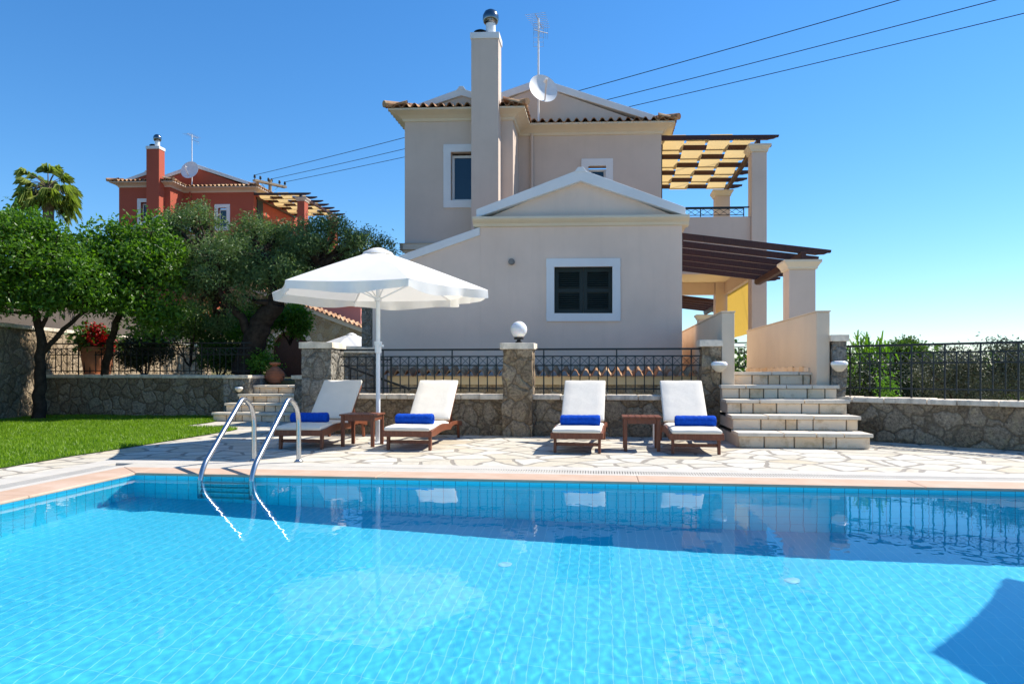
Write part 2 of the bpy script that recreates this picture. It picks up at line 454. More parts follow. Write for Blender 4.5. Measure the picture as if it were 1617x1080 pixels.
def ground_mat():
    m, nt, out = new_mat('dry_soil'); h = NT(nt); v = pos(h)
    col = ramp(h, noise_(h, v, .8, 6, .7), [(.3,(.13,.095,.06)),(.5,(.10,.10,.045)),(.7,(.20,.165,.105))])
    princ(h, out, col, .95, 0, bump(h, noise_(h, v, 14, 5), .5, .03), .1); return m
struct(g.build('ground', ground_mat(), smooth=True))

# ------------------------------------------------------------------ crazy paving
def paving_mat():
    m, nt, out = new_mat('crazy_paving'); h = NT(nt); v = pos(h)
    v2 = h.n('ShaderNodeVectorMath', operation='MULTIPLY'); h.l(v, v2.inputs[0]); v2.inputs[1].default_value = (1,1,0)
    nz = noise_(h, v2.outputs[0], 1.7, 2, .5, 'Color')
    mx = h.n('ShaderNodeMix', data_type='RGBA', blend_type='LINEAR_LIGHT'); mx.inputs[0].default_value = .13
    h.l(v2.outputs[0], mx.inputs[6]); h.l(nz, mx.inputs[7]); vec = mx.outputs[2]
    sc = 2.5
    e = h.n('ShaderNodeTexVoronoi', feature='DISTANCE_TO_EDGE', voronoi_dimensions='2D'); e.inputs['Scale'].default_value = sc; h.l(vec, e.inputs['Vector'])
    c = h.n('ShaderNodeTexVoronoi', feature='F1', voronoi_dimensions='2D'); c.inputs['Scale'].default_value = sc; h.l(vec, c.inputs['Vector'])
    sep = h.n('ShaderNodeSeparateColor'); h.l(c.outputs['Color'], sep.inputs[0])
    base = ramp(h, sep.outputs[0], [(0,(.56,.51,.41)),(.35,(.65,.61,.52)),(.7,(.61,.57,.48)),(1,(.57,.49,.35))])
    st = ramp(h, noise_(h, v, 1.3, 6, .72), [(.50,(0,0,0)),(.72,(1,1,1))])
    base = mixc(h, math_(h,'MULTIPLY',st,.5), base, (.47,.35,.19))
    fine = noise_(h, v, 16, 6, .7)
    base = mixc(h, 1, base, ramp(h, fine, [(.3,(.80,.80,.80)),(.7,(1.10,1.10,1.10))]), 'MULTIPLY')
    dk = ramp(h, noise_(h, v, .55, 5, .6), [(.60,(0,0,0)),(.68,(1,1,1))])
    gapw = h.n('ShaderNodeMapRange'); h.l(noise_(h, v, 2.2, 2), gapw.inputs[0]); gapw.inputs[3].default_value = .03; gapw.inputs[4].default_value = .12
    g2 = h.n('ShaderNodeMath', operation='DIVIDE'); h.l(e.outputs['Distance'], g2.inputs[0]); h.l(gapw.outputs[0], g2.inputs[1])
    ef = ramp(h, g2.outputs[0], [(.55,(1,1,1)),(1.0,(0,0,0))])
    mort = mixc(h, dk, (.30,.265,.215), (.17,.135,.10))
    col = mixc(h, ef, base, mort)
    hh = math_(h, 'ADD', math_(h,'SUBTRACT', 1.0, ef), math_(h,'MULTIPLY', fine, .35))
    princ(h, out, col, .72, 0, bump(h, hh, .45, .012), .3); return m
p = MB(TF)
us2 = [-14, PU0-G+.0, PU1+G, 12]; vs2 = [PV0-4, PV0-G, PV1+G, 13.0]
for i in range(3):
    for j in range(3):
        if i == 1 and j == 1: continue
        p.add([(us2[i],vs2[j],0),(us2[i+1],vs2[j],0),(us2[i+1],vs2[j+1],0),(us2[i],vs2[j+1],0)], [(0,1,2,3)])
struct(p.build('patio', paving_mat()))

# ------------------------------------------------------------------ pool edge
def ring(mb, d0, d1, z0, z1):
    a = (PU0-d0, PU1+d0, PV0-d0, PV1+d0); b = (PU0-d1, PU1+d1, PV0-d1, PV1+d1)
    ca = [(a[0],a[2]),(a[1],a[2]),(a[1],a[3]),(a[0],a[3])]; cb = [(b[0],b[2]),(b[1],b[2]),(b[1],b[3]),(b[0],b[3])]
    for k in range(4):
        q = [ca[k], ca[(k+1)%4], cb[(k+1)%4], cb[k]]
        mb.hexa([(x,y,z0) for x,y in q] + [(x,y,z1) for x,y in q])
    return mb
def coping_mat():
    m, nt, out = new_mat('pink_coping'); h = NT(nt); v = pos(h, world=False)
    f = noise_(h, v, 3, 6, .7)
    col = ramp(h, f, [(.3,(.50,.33,.22)),(.55,(.56,.39,.28)),(.75,(.61,.47,.36))])
    sx = h.n('ShaderNodeSeparateXYZ'); h.l(v, sx.inputs[0])
    def joint(o, pitch):
        fr = math_(h,'FRACT', math_(h,'DIVIDE', o, pitch)); return math_(h,'LESS_THAN', fr, .012)
    nrm = h.n('ShaderNodeTexCoord').outputs['Normal']
    princ(h, out, col, .7, 0, bump(h, noise_(h, v, 40, 4), .15, .005), .3); return m
def slab_seg(mb):          # coping laid as separate slabs, nosing 3 cm over the water
    L = 2.45; PU0, PU1, PV0, PV1 = globals()['PU0']+.03, globals()['PU1']-.03, globals()['PV0']+.03, globals()['PV1']-.03
    for side in range(4):
        if side in (0,2):
            vv = (PV1, PV1+.40) if side == 2 else (PV0-.40, PV0)
            u = PU0
            while u < PU1-.01:
                u2 = min(u+L, PU1); mb.box(u+.0008, u2-.0008, vv[0], vv[1], -.02, .006); u = u2
        else:
            uu = (PU0-.40, PU0) if side == 3 else (PU1, PU1+.40)
            v = PV0
            while v < PV1-.01:
                v2 = min(v+L, PV1); mb.box(uu[0], uu[1], v+.0008, v2-.0008, -.02, .006); v = v2
    for (uu, vv, sgn) in (((PU0-.40,PU0),(PV1,PV1+.40),1), ((PU1,PU1+.40),(PV1,PV1+.40),-1), ((PU0-.40,PU0),(PV0-.40,PV0),-1), ((PU1,PU1+.40),(PV0-.40,PV0),1)):
        a, b, c, d = uu[0]+.002, uu[1]-.002, vv[0]+.002, vv[1]-.002
        e = .003
        if sgn > 0:
            mb.prism([(a,c),(b-e,c),(a,d-e)], 'z', -.02, .006) if vv[0] < PV0-.1 or uu[0] > 0 else (mb.prism([(a,c),(b-e,c),(a,d-e)], 'z', -.02, .006))
            mb.prism([(b,c+e),(b,d),(a+e,d)], 'z', -.02, .006)
        else:
            mb.prism([(a,c+e),(b-e,d),(a,d)], 'z', -.02, .006); mb.prism([(a+e,c),(b,c),(b,d-e)], 'z', -.02, .006)
    return mb
loc0 = (0, 6.76, 0); rot0 = (0,0,-math.atan2(.1219,.9925))
def local(mb, name, mat, **k):
    o = mb.build(name, mat, **k); o.location = loc0; o.rotation_euler = rot0; return o
struct(local(slab_seg(MB()), 'pool_coping', coping_mat(), bevel=.008))
M['grate_white'] = plain('grate_white', (.56,.52,.45), .6, 0, .08, 5, .2, 50, .3, ((.5,.42,.32), 4, .55, .4))
q = MB(); ring(q, .374, .48, -.05, .003); ring(q, .68, .949, -.05, .002)
struct(local(q, 'grate_border', M['grate_white']))
q = MB(); ring(q, .481, .679, -.09, -.045)
struct(local(q, 'overflow_channel', plain('channel', (.12,.10,.08), .9)))
q = MB()
u = PU0-.47
while u < PU1+.47:
    q.box(u, u+.017, PV1+.482, PV1+.678, -.03, .001); u += .026
v = PV0
while v < PV1+.47:
    q.box(PU0-.678, PU0-.482, v, v+.017, -.03, .001); q.box(PU1+.482, PU1+.678, v, v+.017, -.03, .001); v += .026
struct(local(q, 'overflow_grate', M['grate_white']))

# ------------------------------------------------------------------ pool basin and water
WZ = -.042
def floor_z(u): return WZ - (1.15 + .085*(u-PU0))
def tile_pool():
    m, nt, out = new_mat('pool_tile'); h = NT(nt)
    v = pos(h, world=False); nrm = h.n('ShaderNodeTexCoord').outputs['Normal']
    sv = h.n('ShaderNodeSeparateXYZ'); h.l(v, sv.inputs[0]); sn = h.n('ShaderNodeSeparateXYZ'); h.l(nrm, sn.inputs[0])
    def line(o, pitch, off, wd):
        fr = math_(h,'FRACT', math_(h,'DIVIDE', math_(h,'ADD', o, off), pitch))
        return math_(h,'LESS_THAN', math_(h,'ABSOLUTE', math_(h,'SUBTRACT', fr, .5)), wd)
    def off_axis(o): return math_(h,'LESS_THAN', math_(h,'ABSOLUTE', o), .6)
    isf0 = math_(h,'SUBTRACT', 1, off_axis(sn.outputs[2]))
    lu = math_(h,'MAXIMUM', math_(h,'MULTIPLY', line(sv.outputs[0], .078, 5, .028), isf0), math_(h,'MULTIPLY', line(sv.outputs[0], .116, 5, .022), math_(h,'MULTIPLY', off_axis(sn.outputs[0]), off_axis(sn.outputs[2]))))
    lv = math_(h,'MULTIPLY', line(sv.outputs[1], .312, 20, .005), off_axis(sn.outputs[1]))
    lvw = math_(h,'MULTIPLY', line(sv.outputs[1], .116, 20, .022), math_(h,'SUBTRACT', 1, off_axis(sn.outputs[0])))
    lz = math_(h,'MULTIPLY', line(sv.outputs[2], .25, 20+.11, .010), off_axis(sn.outputs[2]))
    isf = math_(h,'SUBTRACT', 1, off_axis(sn.outputs[2]))
    lines = math_(h,'MAXIMUM', math_(h,'MAXIMUM', lu, math_(h,'MULTIPLY', lv, isf)), math_(h,'MAXIMUM', lz, lvw))
    big = noise_(h, v, 1.2, 3)
    base = mixc(h, isf, ramp(h, big, [(.3,(.07,.76,.92)),(.7,(.09,.80,.94))]), ramp(h, big, [(.3,(.085,.59,.78)),(.7,(.10,.64,.82))]))  # walls paler than floor: bounced light painted into the tile colour
    grout = mixc(h, isf, (.05,.32,.46), (.30,.76,.90))
    col = mixc(h, lines, base, grout)
    princ(h, out, col, .35, 0, None, .3); return m
b = MB(); A,B,C_,D = PU0,PU1,PV0,PV1
fz0, fz1 = floor_z(A), floor_z(B); T = -.022
b.add([(A,C_,fz0),(B,C_,fz1),(B,D,fz1),(A,D,fz0)], [(0,1,2,3)])
b.add([(A,D,fz0),(B,D,fz1),(B,D,T),(A,D,T)], [(0,1,2,3)])
b.add([(A,C_,fz0),(A,D,fz0),(A,D,T),(A,C_,T)], [(0,1,2,3)])
b.add([(B,D,fz1),(B,C_,fz1),(B,C_,T),(B,D,T)], [(0,1,2,3)])
b.add([(B,C_,fz1),(A,C_,fz0),(A,C_,T),(B,C_,T)], [(0,1,2,3)])
basin = struct(local(b, 'pool_basin', tile_pool(), flip=True)); basin.cycles.is_caustics_receiver = True

def water_mat():
    m, nt, out = new_mat('pool_water'); h = NT(nt)
    p = h.n('ShaderNodeBsdfRefraction'); p.inputs['IOR'].default_value = 1.333; p.inputs['Roughness'].default_value = 0
    p.inputs['Color'].default_value = (.90,.99,1,1)
    g = h.n('ShaderNodeBsdfGlossy'); g.inputs['Roughness'].default_value = 0
    f = h.n('ShaderNodeFresnel'); f.inputs['IOR'].default_value = 1.333
    mx = h.n('ShaderNodeMixShader'); h.l(math_(h,'MULTIPLY', f.outputs[0], .85), mx.inputs[0])
    h.l(p.outputs[0], mx.inputs[1]); h.l(g.outputs[0], mx.inputs[2]); h.l(mx.outputs[0], out.inputs['Surface']); return m
step = .015; nu = int((B-A)/step); nv = int((D-C_)/step)
uu, vv = np.meshgrid(np.linspace(A,B,nu+1), np.linspace(C_,D,nv+1))
rng = np.random.RandomState(3); zz = np.zeros_like(uu)
for k in range(46):
    lam = math.exp(rng.uniform(math.log(.12), math.log(.40))) if k < 20 else math.exp(rng.uniform(math.log(.05), math.log(.12))); th = rng.uniform(0, 2*math.pi); ph = rng.uniform(0, 2*math.pi)
    amp = (.0007 if k < 20 else .0011)*lam/(2*math.pi)
    mod = 1+.6*np.sin(uu*rng.uniform(.3,1.2)+vv*rng.uniform(-1,1)+rng.uniform(0,6))
    zz += amp*mod*np.sin((uu*math.cos(th)+vv*math.sin(th))*2*math.pi/lam+ph)
calm = .45+.55*np.clip((-vv)/3.2, 0, 1)             # stiller under the far edge
zz *= calm
me = bpy.data.meshes.new('water')
co = np.stack([uu, vv, zz+WZ], -1).reshape(-1,3)
me.vertices.add(len(co)); me.vertices.foreach_set('co', co.ravel())
ii = np.arange(nv*(nu+1)).reshape(nv, nu+1)[:, :-1].ravel()
fc = np.stack([ii, ii+1, ii+nu+2, ii+nu+1], -1)
me.loops.add(fc.size); me.loops.foreach_set('vertex_index', fc.ravel())
me.polygons.add(len(fc)); me.polygons.foreach_set('loop_start', np.arange(0, fc.size, 4)); me.polygons.foreach_set('loop_total', np.full(len(fc), 4))
me.polygons.foreach_set('use_smooth', np.ones(len(fc), bool))
me.update(); me.validate()
water = bpy.data.objects.new('water', me); COL.objects.link(water); me.materials.append(water_mat())
water.location = loc0; water.rotation_euler = rot0; struct(water); water.cycles.is_caustics_caster = True
# ------------------------------------------------------------------ the villas
def villa(fr, name, label, mats, base=0.0):
    W, TR, CR = mats['wall'], mats['trim'], mats['cornice']
    root = thing(name, label, 'house', fr(-2, 2, base))
    P = lambda: MB(fr)
    # ---- front wing: facade with the shuttered window, pediment and lean-to
    m = P(); wall_holes(m, -3.95, 0, base, 3.99, 0, .25, [(-2.49,-1.35,2.14,3.067)])
    m.prism([(-3.9,4.02),(0-.05,4.02),(-1.97,4.80)], 'v', .08, .25)
    m.box(-.25, 0, .25, 5.149, base, 3.99)
    m.prism([(-6.1,base),(-3.952,base),(-3.952,3.72),(-6.1,2.98)], 'v', 0, .25)
    m.box(-6.1, -5.85, .25, 3.89, base, 2.97)
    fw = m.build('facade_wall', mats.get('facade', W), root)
    m = P(); c = [(-.0,3.85),(-.04,3.86),(-.06,3.91),(-.13,3.95),(-.17,3.985),(-.17,4.03),(.2,4.03),(.2,3.85)]
    n = len(c); pts = [(-4.08 + (.02 if 0 else 0) - 0*a, a, z) for a, z in c] + [(.13, a, z) for a, z in c]
    m.add(pts, [tuple(range(n)), tuple(range(n,2*n))[::-1]] + [(i,n+i,n+(i+1)%n,(i+1)%n) for i in range(n)])
    m.build('cornice', CR, root, bevel=.004)
    m = P()    # raking coping of the pediment, with the little ridge block
    for (ua, za, ub, zb) in ((-4.02,4.035,-1.97,4.83), (.06,4.035,-1.97,4.83)):
        d = .165
        m.prism([(ua,za),(ub,zb-.1),(ub,zb+d-.03),(ua,za+.16)], 'v', -.05, .26)
    m.prism([(-2.1,4.9),(-1.84,4.9),(-1.92,5.0),(-2.02,5.0)], 'v', -.06, .3)
    m.prism([(-6.16,2.93),(-3.953,3.69),(-3.953,3.85),(-6.16,3.09)], 'v', -.035, .26)
    m.build('gable_coping', TR, root, bevel=.008)
    m = P()    # roofs of the front wing and lean-to
    for s_ in (-1, 1):
        ue = -1.97 + s_*2.14
        barrel(m, (ue,.26,4.00), (ue,5.1,4.00), (-s_*1, 0, .42), 2.25, .21, rows=6)
    barrel(m, (-6.25,.27,2.88), (-6.25,3.85,2.88), (1,0,.345), 2.4, .21, rows=6)
    rf = m.build('roof', M['clay_tile'], root, smooth=35)
    m = P(); m.box(.001, .11, .0, 5.1, 3.88, 3.985); m.build('eave_board', CR, root)
    m = P(); m.box(-4.06, -3.951, .0, 3.85, 3.88, 3.985); m.build('eave_board', CR, root)
    # shuttered window
    def surround(mb, u0,u1,z0,z1,wd,v0,v1):
        mb.box(u0-wd,u1+wd,v0,v1,z1,z1+wd); mb.box(u0-wd,u1+wd,v0,v1,z0-wd,z0); mb.box(u0-wd,u0,v0,v1,z0,z1); mb.box(u1,u1+wd,v0,v1,z0,z1)
    m = P(); surround(m, -2.488,-1.352,2.142,3.065,.155,-.03,.02)
    wf = m.build('window', TR, root, bevel=.006)
    for (a, b) in ((-2.488,-1.922), (-1.918,-1.352)):
        m = P(); m.box(a,a+.075,.10,.145,2.142,3.06); m.box(b-.075,b,.10,.145,2.142,3.06)
        m.box(a+.075,b-.075,.10,.145,2.142,2.23); m.box(a+.075,b-.075,.10,.145,2.97,3.06); m.box(a+.075,b-.075,.10,.145,2.57,2.64)
        z = 2.25
        while z < 2.95:
            if not (2.54 < z < 2.64): m.hexa([(a+.075,.105,z),(b-.075,.105,z),(b-.075,.14,z+.03),(a+.075,.14,z+.03),(a+.075,.105,z+.009),(b-.075,.105,z+.009),(b-.075,.14,z+.039),(a+.075,.14,z+.039)])
            z += .042
        m.box(a+.07, b-.07, .146, .15, 2.15, 3.05)
        m.build('shutter', M['shutter_green'], wf)
    m = P(); m.tube([(-3.326,.0,3.161),(-3.326,-.05,3.161)], .062, 16); m.tube([(-3.326,-.05,3.161),(-3.326,-.07,3.161)], .05, 16)
    m.build('vent_cap', plain(name+'_vent', (.22,.20,.18), .7), root)
    # ---- upper storey
    m = P()
    wall_holes(m, -6.52, -3.785, base, 7.5, 3.9, 4.15, [(-5.35,-4.62,5.30,6.53)])
    m.box(-4.035, -3.785, 4.15, 5.149, 3.8, 7.5); m.box(-6.52, -6.27, 4.15, 10.9, base, 7.5)
    wall_holes(m, -3.786, 0, base, 7.5, 5.15, 5.4, [(-1.93,-1.46,5.45,6.48)])
    m.box(-.25, 0, 5.4, 10.9, base, 7.5); m.box(-6.27, -.25, 10.65, 10.9, base, 7.5)
    m.prism([(-6.36,7.5),(-3.9,7.5),(-5.1,8.0)], 'v', 4.02, 4.2)
    m.prism([(-6.4,7.5),(-.06,7.5),(-3.225,8.68)], 'v', 5.3, 5.5)
    m.build('upper_wall', W, root)
    m = P()    # cove cornice
    a = [(-6.52,10.9),(-6.52,3.9),(-3.785,3.9),(-3.785,5.15),(0,5.15),(0,10.9)]
    prof = [(.0,7.29),(.03,7.30),(.05,7.36),(.14,7.42),(.27,7.47),(.33,7.49),(.33,7.535),(.0,7.535)]
    sg = [(-1,1),(-1,-1),(1,-1),(1,-1),(1,-1),(1,1)]; k = len(prof)
    pts = []
    for i, (u, v) in enumerate(a):
        for d, z in prof:
            du = {0:-1,1:-1,2:1,3:1,4:1,5:1}[i]*d; dv = {0:0,1:-1,2:-1,3:-1,4:-1,5:0}[i]*d
            pts.append((u+du, v+dv, z))
    fs = [(i*k+j, i*k+(j+1)%k, (i+1)*k+(j+1)%k, (i+1)*k+j) for i in range(len(a)-1) for j in range(k)]
    m.add(pts, fs); m.build('cornice', CR, root)
    m = P(); m.box(-6.62,-6.521,3.78,6,4.06,4.22); m.box(-6.62,-3.951,3.78,3.899,4.06,4.22); m.box(-6.57,-3.951,3.83,3.899,3.99,4.059)
    m.build('string_course', CR, root, bevel=.015)
    m = P()    # tile skirts and main roof
    ze = 7.565
    barrel(m, (-6.9,3.52,ze), (-3.41,3.52,ze), (0,1,.22), .52, .225)
    barrel(m, (-3.41,4.77,ze), (.38,4.77,ze), (0,1,.22), .56, .225)
    barrel(m, (-6.9,10.9,ze), (-6.9,5.53,ze), (1,0,.33), 3.85, .225, rows=9)
    barrel(m, (-6.9,5.53,ze), (-6.9,3.52,ze), (1,0,.25), .52, .225)
    barrel(m, (-3.41,3.52,ze), (-3.41,4.9,ze), (-1,0,.25), .6, .225)
    barrel(m, (.38,5.53,ze), (.38,10.9,ze), (-1,0,.33), 3.78, .225, rows=9)
    barrel(m, (.38,4.77,ze), (.38,5.53,ze), (-1,0,.25), .5, .225)
    for (p0, p1) in (((-6.93,3.50,ze+.05),(-6.36,4.06,ze+.17)), ((.42,4.74,ze+.05),(-.14,5.3,ze+.19)), ((-3.38,3.49,ze+.05),(-3.9,4.04,ze+.17))):
        m.tube([p0, p1], .085, 10)
    # small roof of the projecting bay
    m.hexa([(-6.4,4.2,7.55),(-5.1,4.2,8.02),(-5.1,7,8.02),(-6.4,7,7.55),(-6.4,4.2,7.6),(-5.1,4.2,8.07),(-5.1,7,8.07),(-6.4,7,7.6)])
    m.hexa([(-5.1,4.2,8.02),(-3.8,4.2,7.55),(-3.8,7,7.55),(-5.1,7,8.02),(-5.1,4.2,8.07),(-3.8,4.2,7.6),(-3.8,7,7.6),(-5.1,7,8.07)])
    m.build('roof', M['clay_tile'], root, smooth=35)
    m = P()    # white raking copings
    for (ua,za,ub,zb,v0,v1,d) in ((-6.42,7.55,-5.1,8.02,3.96,4.22,.15), (-3.78,7.55,-5.1,8.02,3.96,4.22,.15), (-6.5,7.6,-3.225,8.72,5.24,5.52,.17), (0.02,7.6,-3.225,8.72,5.24,5.52,.17)):
        m.prism([(ua,za),(ub,zb-.05),(ub,zb+d-.02),(ua,za+d)], 'v', v0, v1)
    m.prism([(-5.22,8.1),(-4.98,8.1),(-5.05,8.2),(-5.15,8.2)], 'v', 3.95, 4.25)
    m.build('gable_coping', TR, root, bevel=.008)
    # upper windows
    for (u0,u1,z0,z1,v) in ((-5.35,-4.62,5.30,6.53,3.9), (-1.93,-1.46,5.45,6.48,5.15)):
        m = P(); surround(m, u0+.002,u1-.002,z0+.002,z1-.002,.185,v-.03,v+.02)
        w_ = m.build('window', TR, root, bevel=.006)
        m = P(); a1,b1,c1,d1 = u0+.004,u1-.004,z0+.004,z1-.06
        m.box(a1,a1+.06,v+.14,v+.19,c1,d1); m.box(b1-.06,b1,v+.14,v+.19,c1,d1); m.box(a1+.06,b1-.06,v+.14,v+.19,c1,c1+.06); m.box(a1+.06,b1-.06,v+.14,v+.19,d1-.06,d1)
        m.box((a1+b1)/2-.03,(a1+b1)/2+.03,v+.145,v+.185,c1+.06,d1-.06) if u1-u0 > .9 else None
        m.build('frame', M['white_frame'], w_)
        m = P(); m.box(a1+.05,b1-.05,v+.162,v+.17,c1+.05,d1-.05); m.build('pane', M['pane'], w_)
    # chimney
    m = P(); m.box(-4.746,-4.079,3.4,3.895,base+3,9.128)
    ch = m.build('chimney', W, root, bevel=.01)
    m = P(); m.box(-4.77,-4.055,3.376,3.92,9.1285,9.285); m.build('chimney_cap', TR, ch, bevel=.012)
    p = fr(-4.3,3.62,9.28)
    m = MB(); m.lathe(p, [(.125,0),(.12,.30),(.12,.32)], 20); m.build('flue_pipe', M['white_paint'], ch, smooth=True)
    m = MB(); m.lathe((p[0],p[1],p[2]), [(.13,.30),(.175,.33),(.20,.41),(.195,.51),(.15,.60),(.08,.645),(.01,.655)], 24)
    m.build('cowl', M['dark_steel'], ch, smooth=50)
    p = fr(-4.56,3.66,9.28); m = MB(); m.lathe(p, [(.15,.0),(.15,.03),(.155,.05)], 18)
    for k in range(4):
        a_ = k*math.pi/2+.4; m.bar((p[0]+.14*math.cos(a_),p[1]+.14*math.sin(a_),p[2]+.03),(p[0]+.15*math.cos(a_),p[1]+.15*math.sin(a_),p[2]+.12),.02,raw=True)
    m.lathe((p[0],p[1],p[2]), [(.17,.10),(.165,.125),(.11,.155),(.01,.165)], 20)
    m.build('rain_hood', M['black_metal'], ch, smooth=40)
    m = P(); m.tube([(-3.43,5.08,7.32),(-3.43,5.08,4.2)], .042, 12); m.build('downpipe', W, root, smooth=True)
    m = P(); m.box(.002,.05,5.5,6.15,4.25,7.0); m.build('balcony_shutter', M['shutter_green'], root)
    # ---- balcony and veranda on the right
    m = P(); m.box(.001,2.75,5.72,10.5,3.95,4.2); m.build('balcony_floor', M['cream_ceiling'], root)
    m = P(); m.box(.002,2.359,5.27,5.42,3.6,5.115); m.box(2.45,2.60,5.66,10.0,3.55,5.115); m.box(.002,2.14,10.1,10.3,3.55,3.949)
    m.build('balcony_parapet', W, root, bevel=.01)
    for (u0,u1,v0,v1) in ((2.36,2.753,5.15,5.65), (2.147,2.62,10.0,10.5)):
        m = P(); m.box(u0,u1,v0,v1,base,6.79)
        cl = m.build('column', W, root, bevel=.01)
        capital(P(), u0,u1,v0,v1,6.79,6.98).build('capital', CR, cl)
    # railing on the parapet
    m = P(); m.box(.02,2.33,5.33,5.37,5.36,5.395); m.build('balcony_rail', M['iron'], root)
    m = P(); m.box(.05,2.2,5.342,5.36,5.165,5.183); m.box(.05,2.2,5.342,5.36,5.335,5.359)
    n = 10
    for i in range(n):
        a_ = .05+2.15*i/n; b_ = .05+2.15*(i+1)/n
        m.bar((a_,5.351,5.184),(b_,5.351,5.334),.011); m.bar((a_,5.347,5.334),(b_,5.347,5.184),.011)
    for a_ in (.06, 1.05, 2.19): m.box(a_-.012,a_+.012,5.34,5.362,5.116,5.334)
    m.build('balcony_lattice', M['iron'], root)
    return root

def capital(mb, u0,u1,v0,v1,z0,z1):
    h = z1-z0
    prof = [(.0,0),(.03,.05),(.035,.25),(.07,.55),(.10,.75),(.10,1.0)]
    rings = [[(u0-d,v0-d,z0+h*t),(u1+d,v0-d,z0+h*t),(u1+d,v1+d,z0+h*t),(u0-d,v1+d,z0+h*t)] for d,t in prof]
    pts = [p for r_ in rings for p in r_]; fs = [(i*4+k, i*4+(k+1)%4, (i+1)*4+(k+1)%4, (i+1)*4+k) for i in range(len(rings)-1) for k in range(4)]
    fs += [(3,2,1,0), tuple(range((len(rings)-1)*4, len(rings)*4))]
    return mb.add(pts, fs)

def beam_end(mb, u0, u1, v0, v1, za, zb, h):
    """rafter from u0 (top za) to u1 (top zb), with a shaped nose at u1"""
    s_ = (zb-za)/(u1-u0); z = lambda u: za+s_*(u-u0)
    poly = [(u0,z(u0)-h),(u1-.30,z(u1-.30)-h),(u1-.24,z(u1-.24)-h+.018),(u1-.13,z(u1-.13)-h+.035),(u1-.06,z(u1-.06)-h*.45),(u1-.01,z(u1)-h*.4),(u1,z(u1)),(u0,z(u0))]
    return mb.prism(poly, 'v', v0, v1)

def lower_pergola(fr, label, v0, n, dv, cols, base, wallm, trim):
    root = thing('pergola', label, 'pergola', fr(2.4, v0+.3, base))
    for k in range(n):
        v = v0 + .05 + k*dv
        beam_end(MB(fr), .03, 2.95, v, v+.075, 3.765, 3.40, .135).build('rafter', M['dark_beam'], root, bevel=.006)
    m = MB(fr); e = v0+(n-1)*dv+.3
    m.prism([(v0-.02,3.205),(e-.25,3.205),(e,3.27),(e,3.36),(v0-.02,3.36)], 'u', 2.34, 2.44)
    m.build('cross_beam', M['dark_beam'], root, bevel=.006)
    m = MB(fr); m.box(.002,.05,v0-.02,e,3.50,3.62); m.build('wall_plate', M['dark_beam'], root)
    for vc in cols:
        m = MB(fr); m.box(2.125,2.641,vc,vc+.5,base,3.02); c = m.build('column', wallm, root, bevel=.01)
        capital(MB(fr), 2.125,2.641,vc,vc+.5,3.02,3.203).build('capital', trim, c)
    return root

def upper_pergola(fr, label):
    root = thing('pergola', label, 'pergola', fr(1.5, 7, 6.98))
    n, v0, dv = 7, 5.17, .855
    for k in range(n):
        v = v0 + k*dv
        beam_end(MB(fr), .003, 3.08, v, v+.09, 7.27, 7.24, .125).build('rafter', M['dark_beam'], root, bevel=.006)
    m = MB(fr); m.box(2.48,2.58,5.12,10.5,6.985,7.112); m.build('cross_beam', M['dark_beam'], root, bevel=.006)
    m = MB(fr); m.box(.002,.06,5.45,10.4,6.99,7.112); m.build('wall_plate', M['dark_beam'], root)
    for s_ in range(4):
        u0 = .06+.61*s_; u1 = u0+.585
        N = 90; pts = []; fs = []
        for i in range(N+1):
            v = v0-.02 + ((n-1)*dv+.16)*i/N
            ph = (v-(v0+.045))/dv
            sgn = math.cos(math.pi*ph)*(1 if (s_ % 2) == 0 else -1)
            z = 7.195 + .07*max(-1,min(1,sgn*1.25))
            for j in range(5):
                t = j/4
                pts.append((u0+(u1-u0)*t, v, z-.012*math.sin(math.pi*t)*(1-abs(sgn))-.0))
        for i in range(N):
            for j in range(4): fs.append((i*5+j,i*5+j+1,i*5+j+6,i*5+j+5))
        m = MB(fr); m.add(pts, fs)
        m.build('shade_strip', M['shade_cloth'], root, smooth=True, flip=True)
    return root

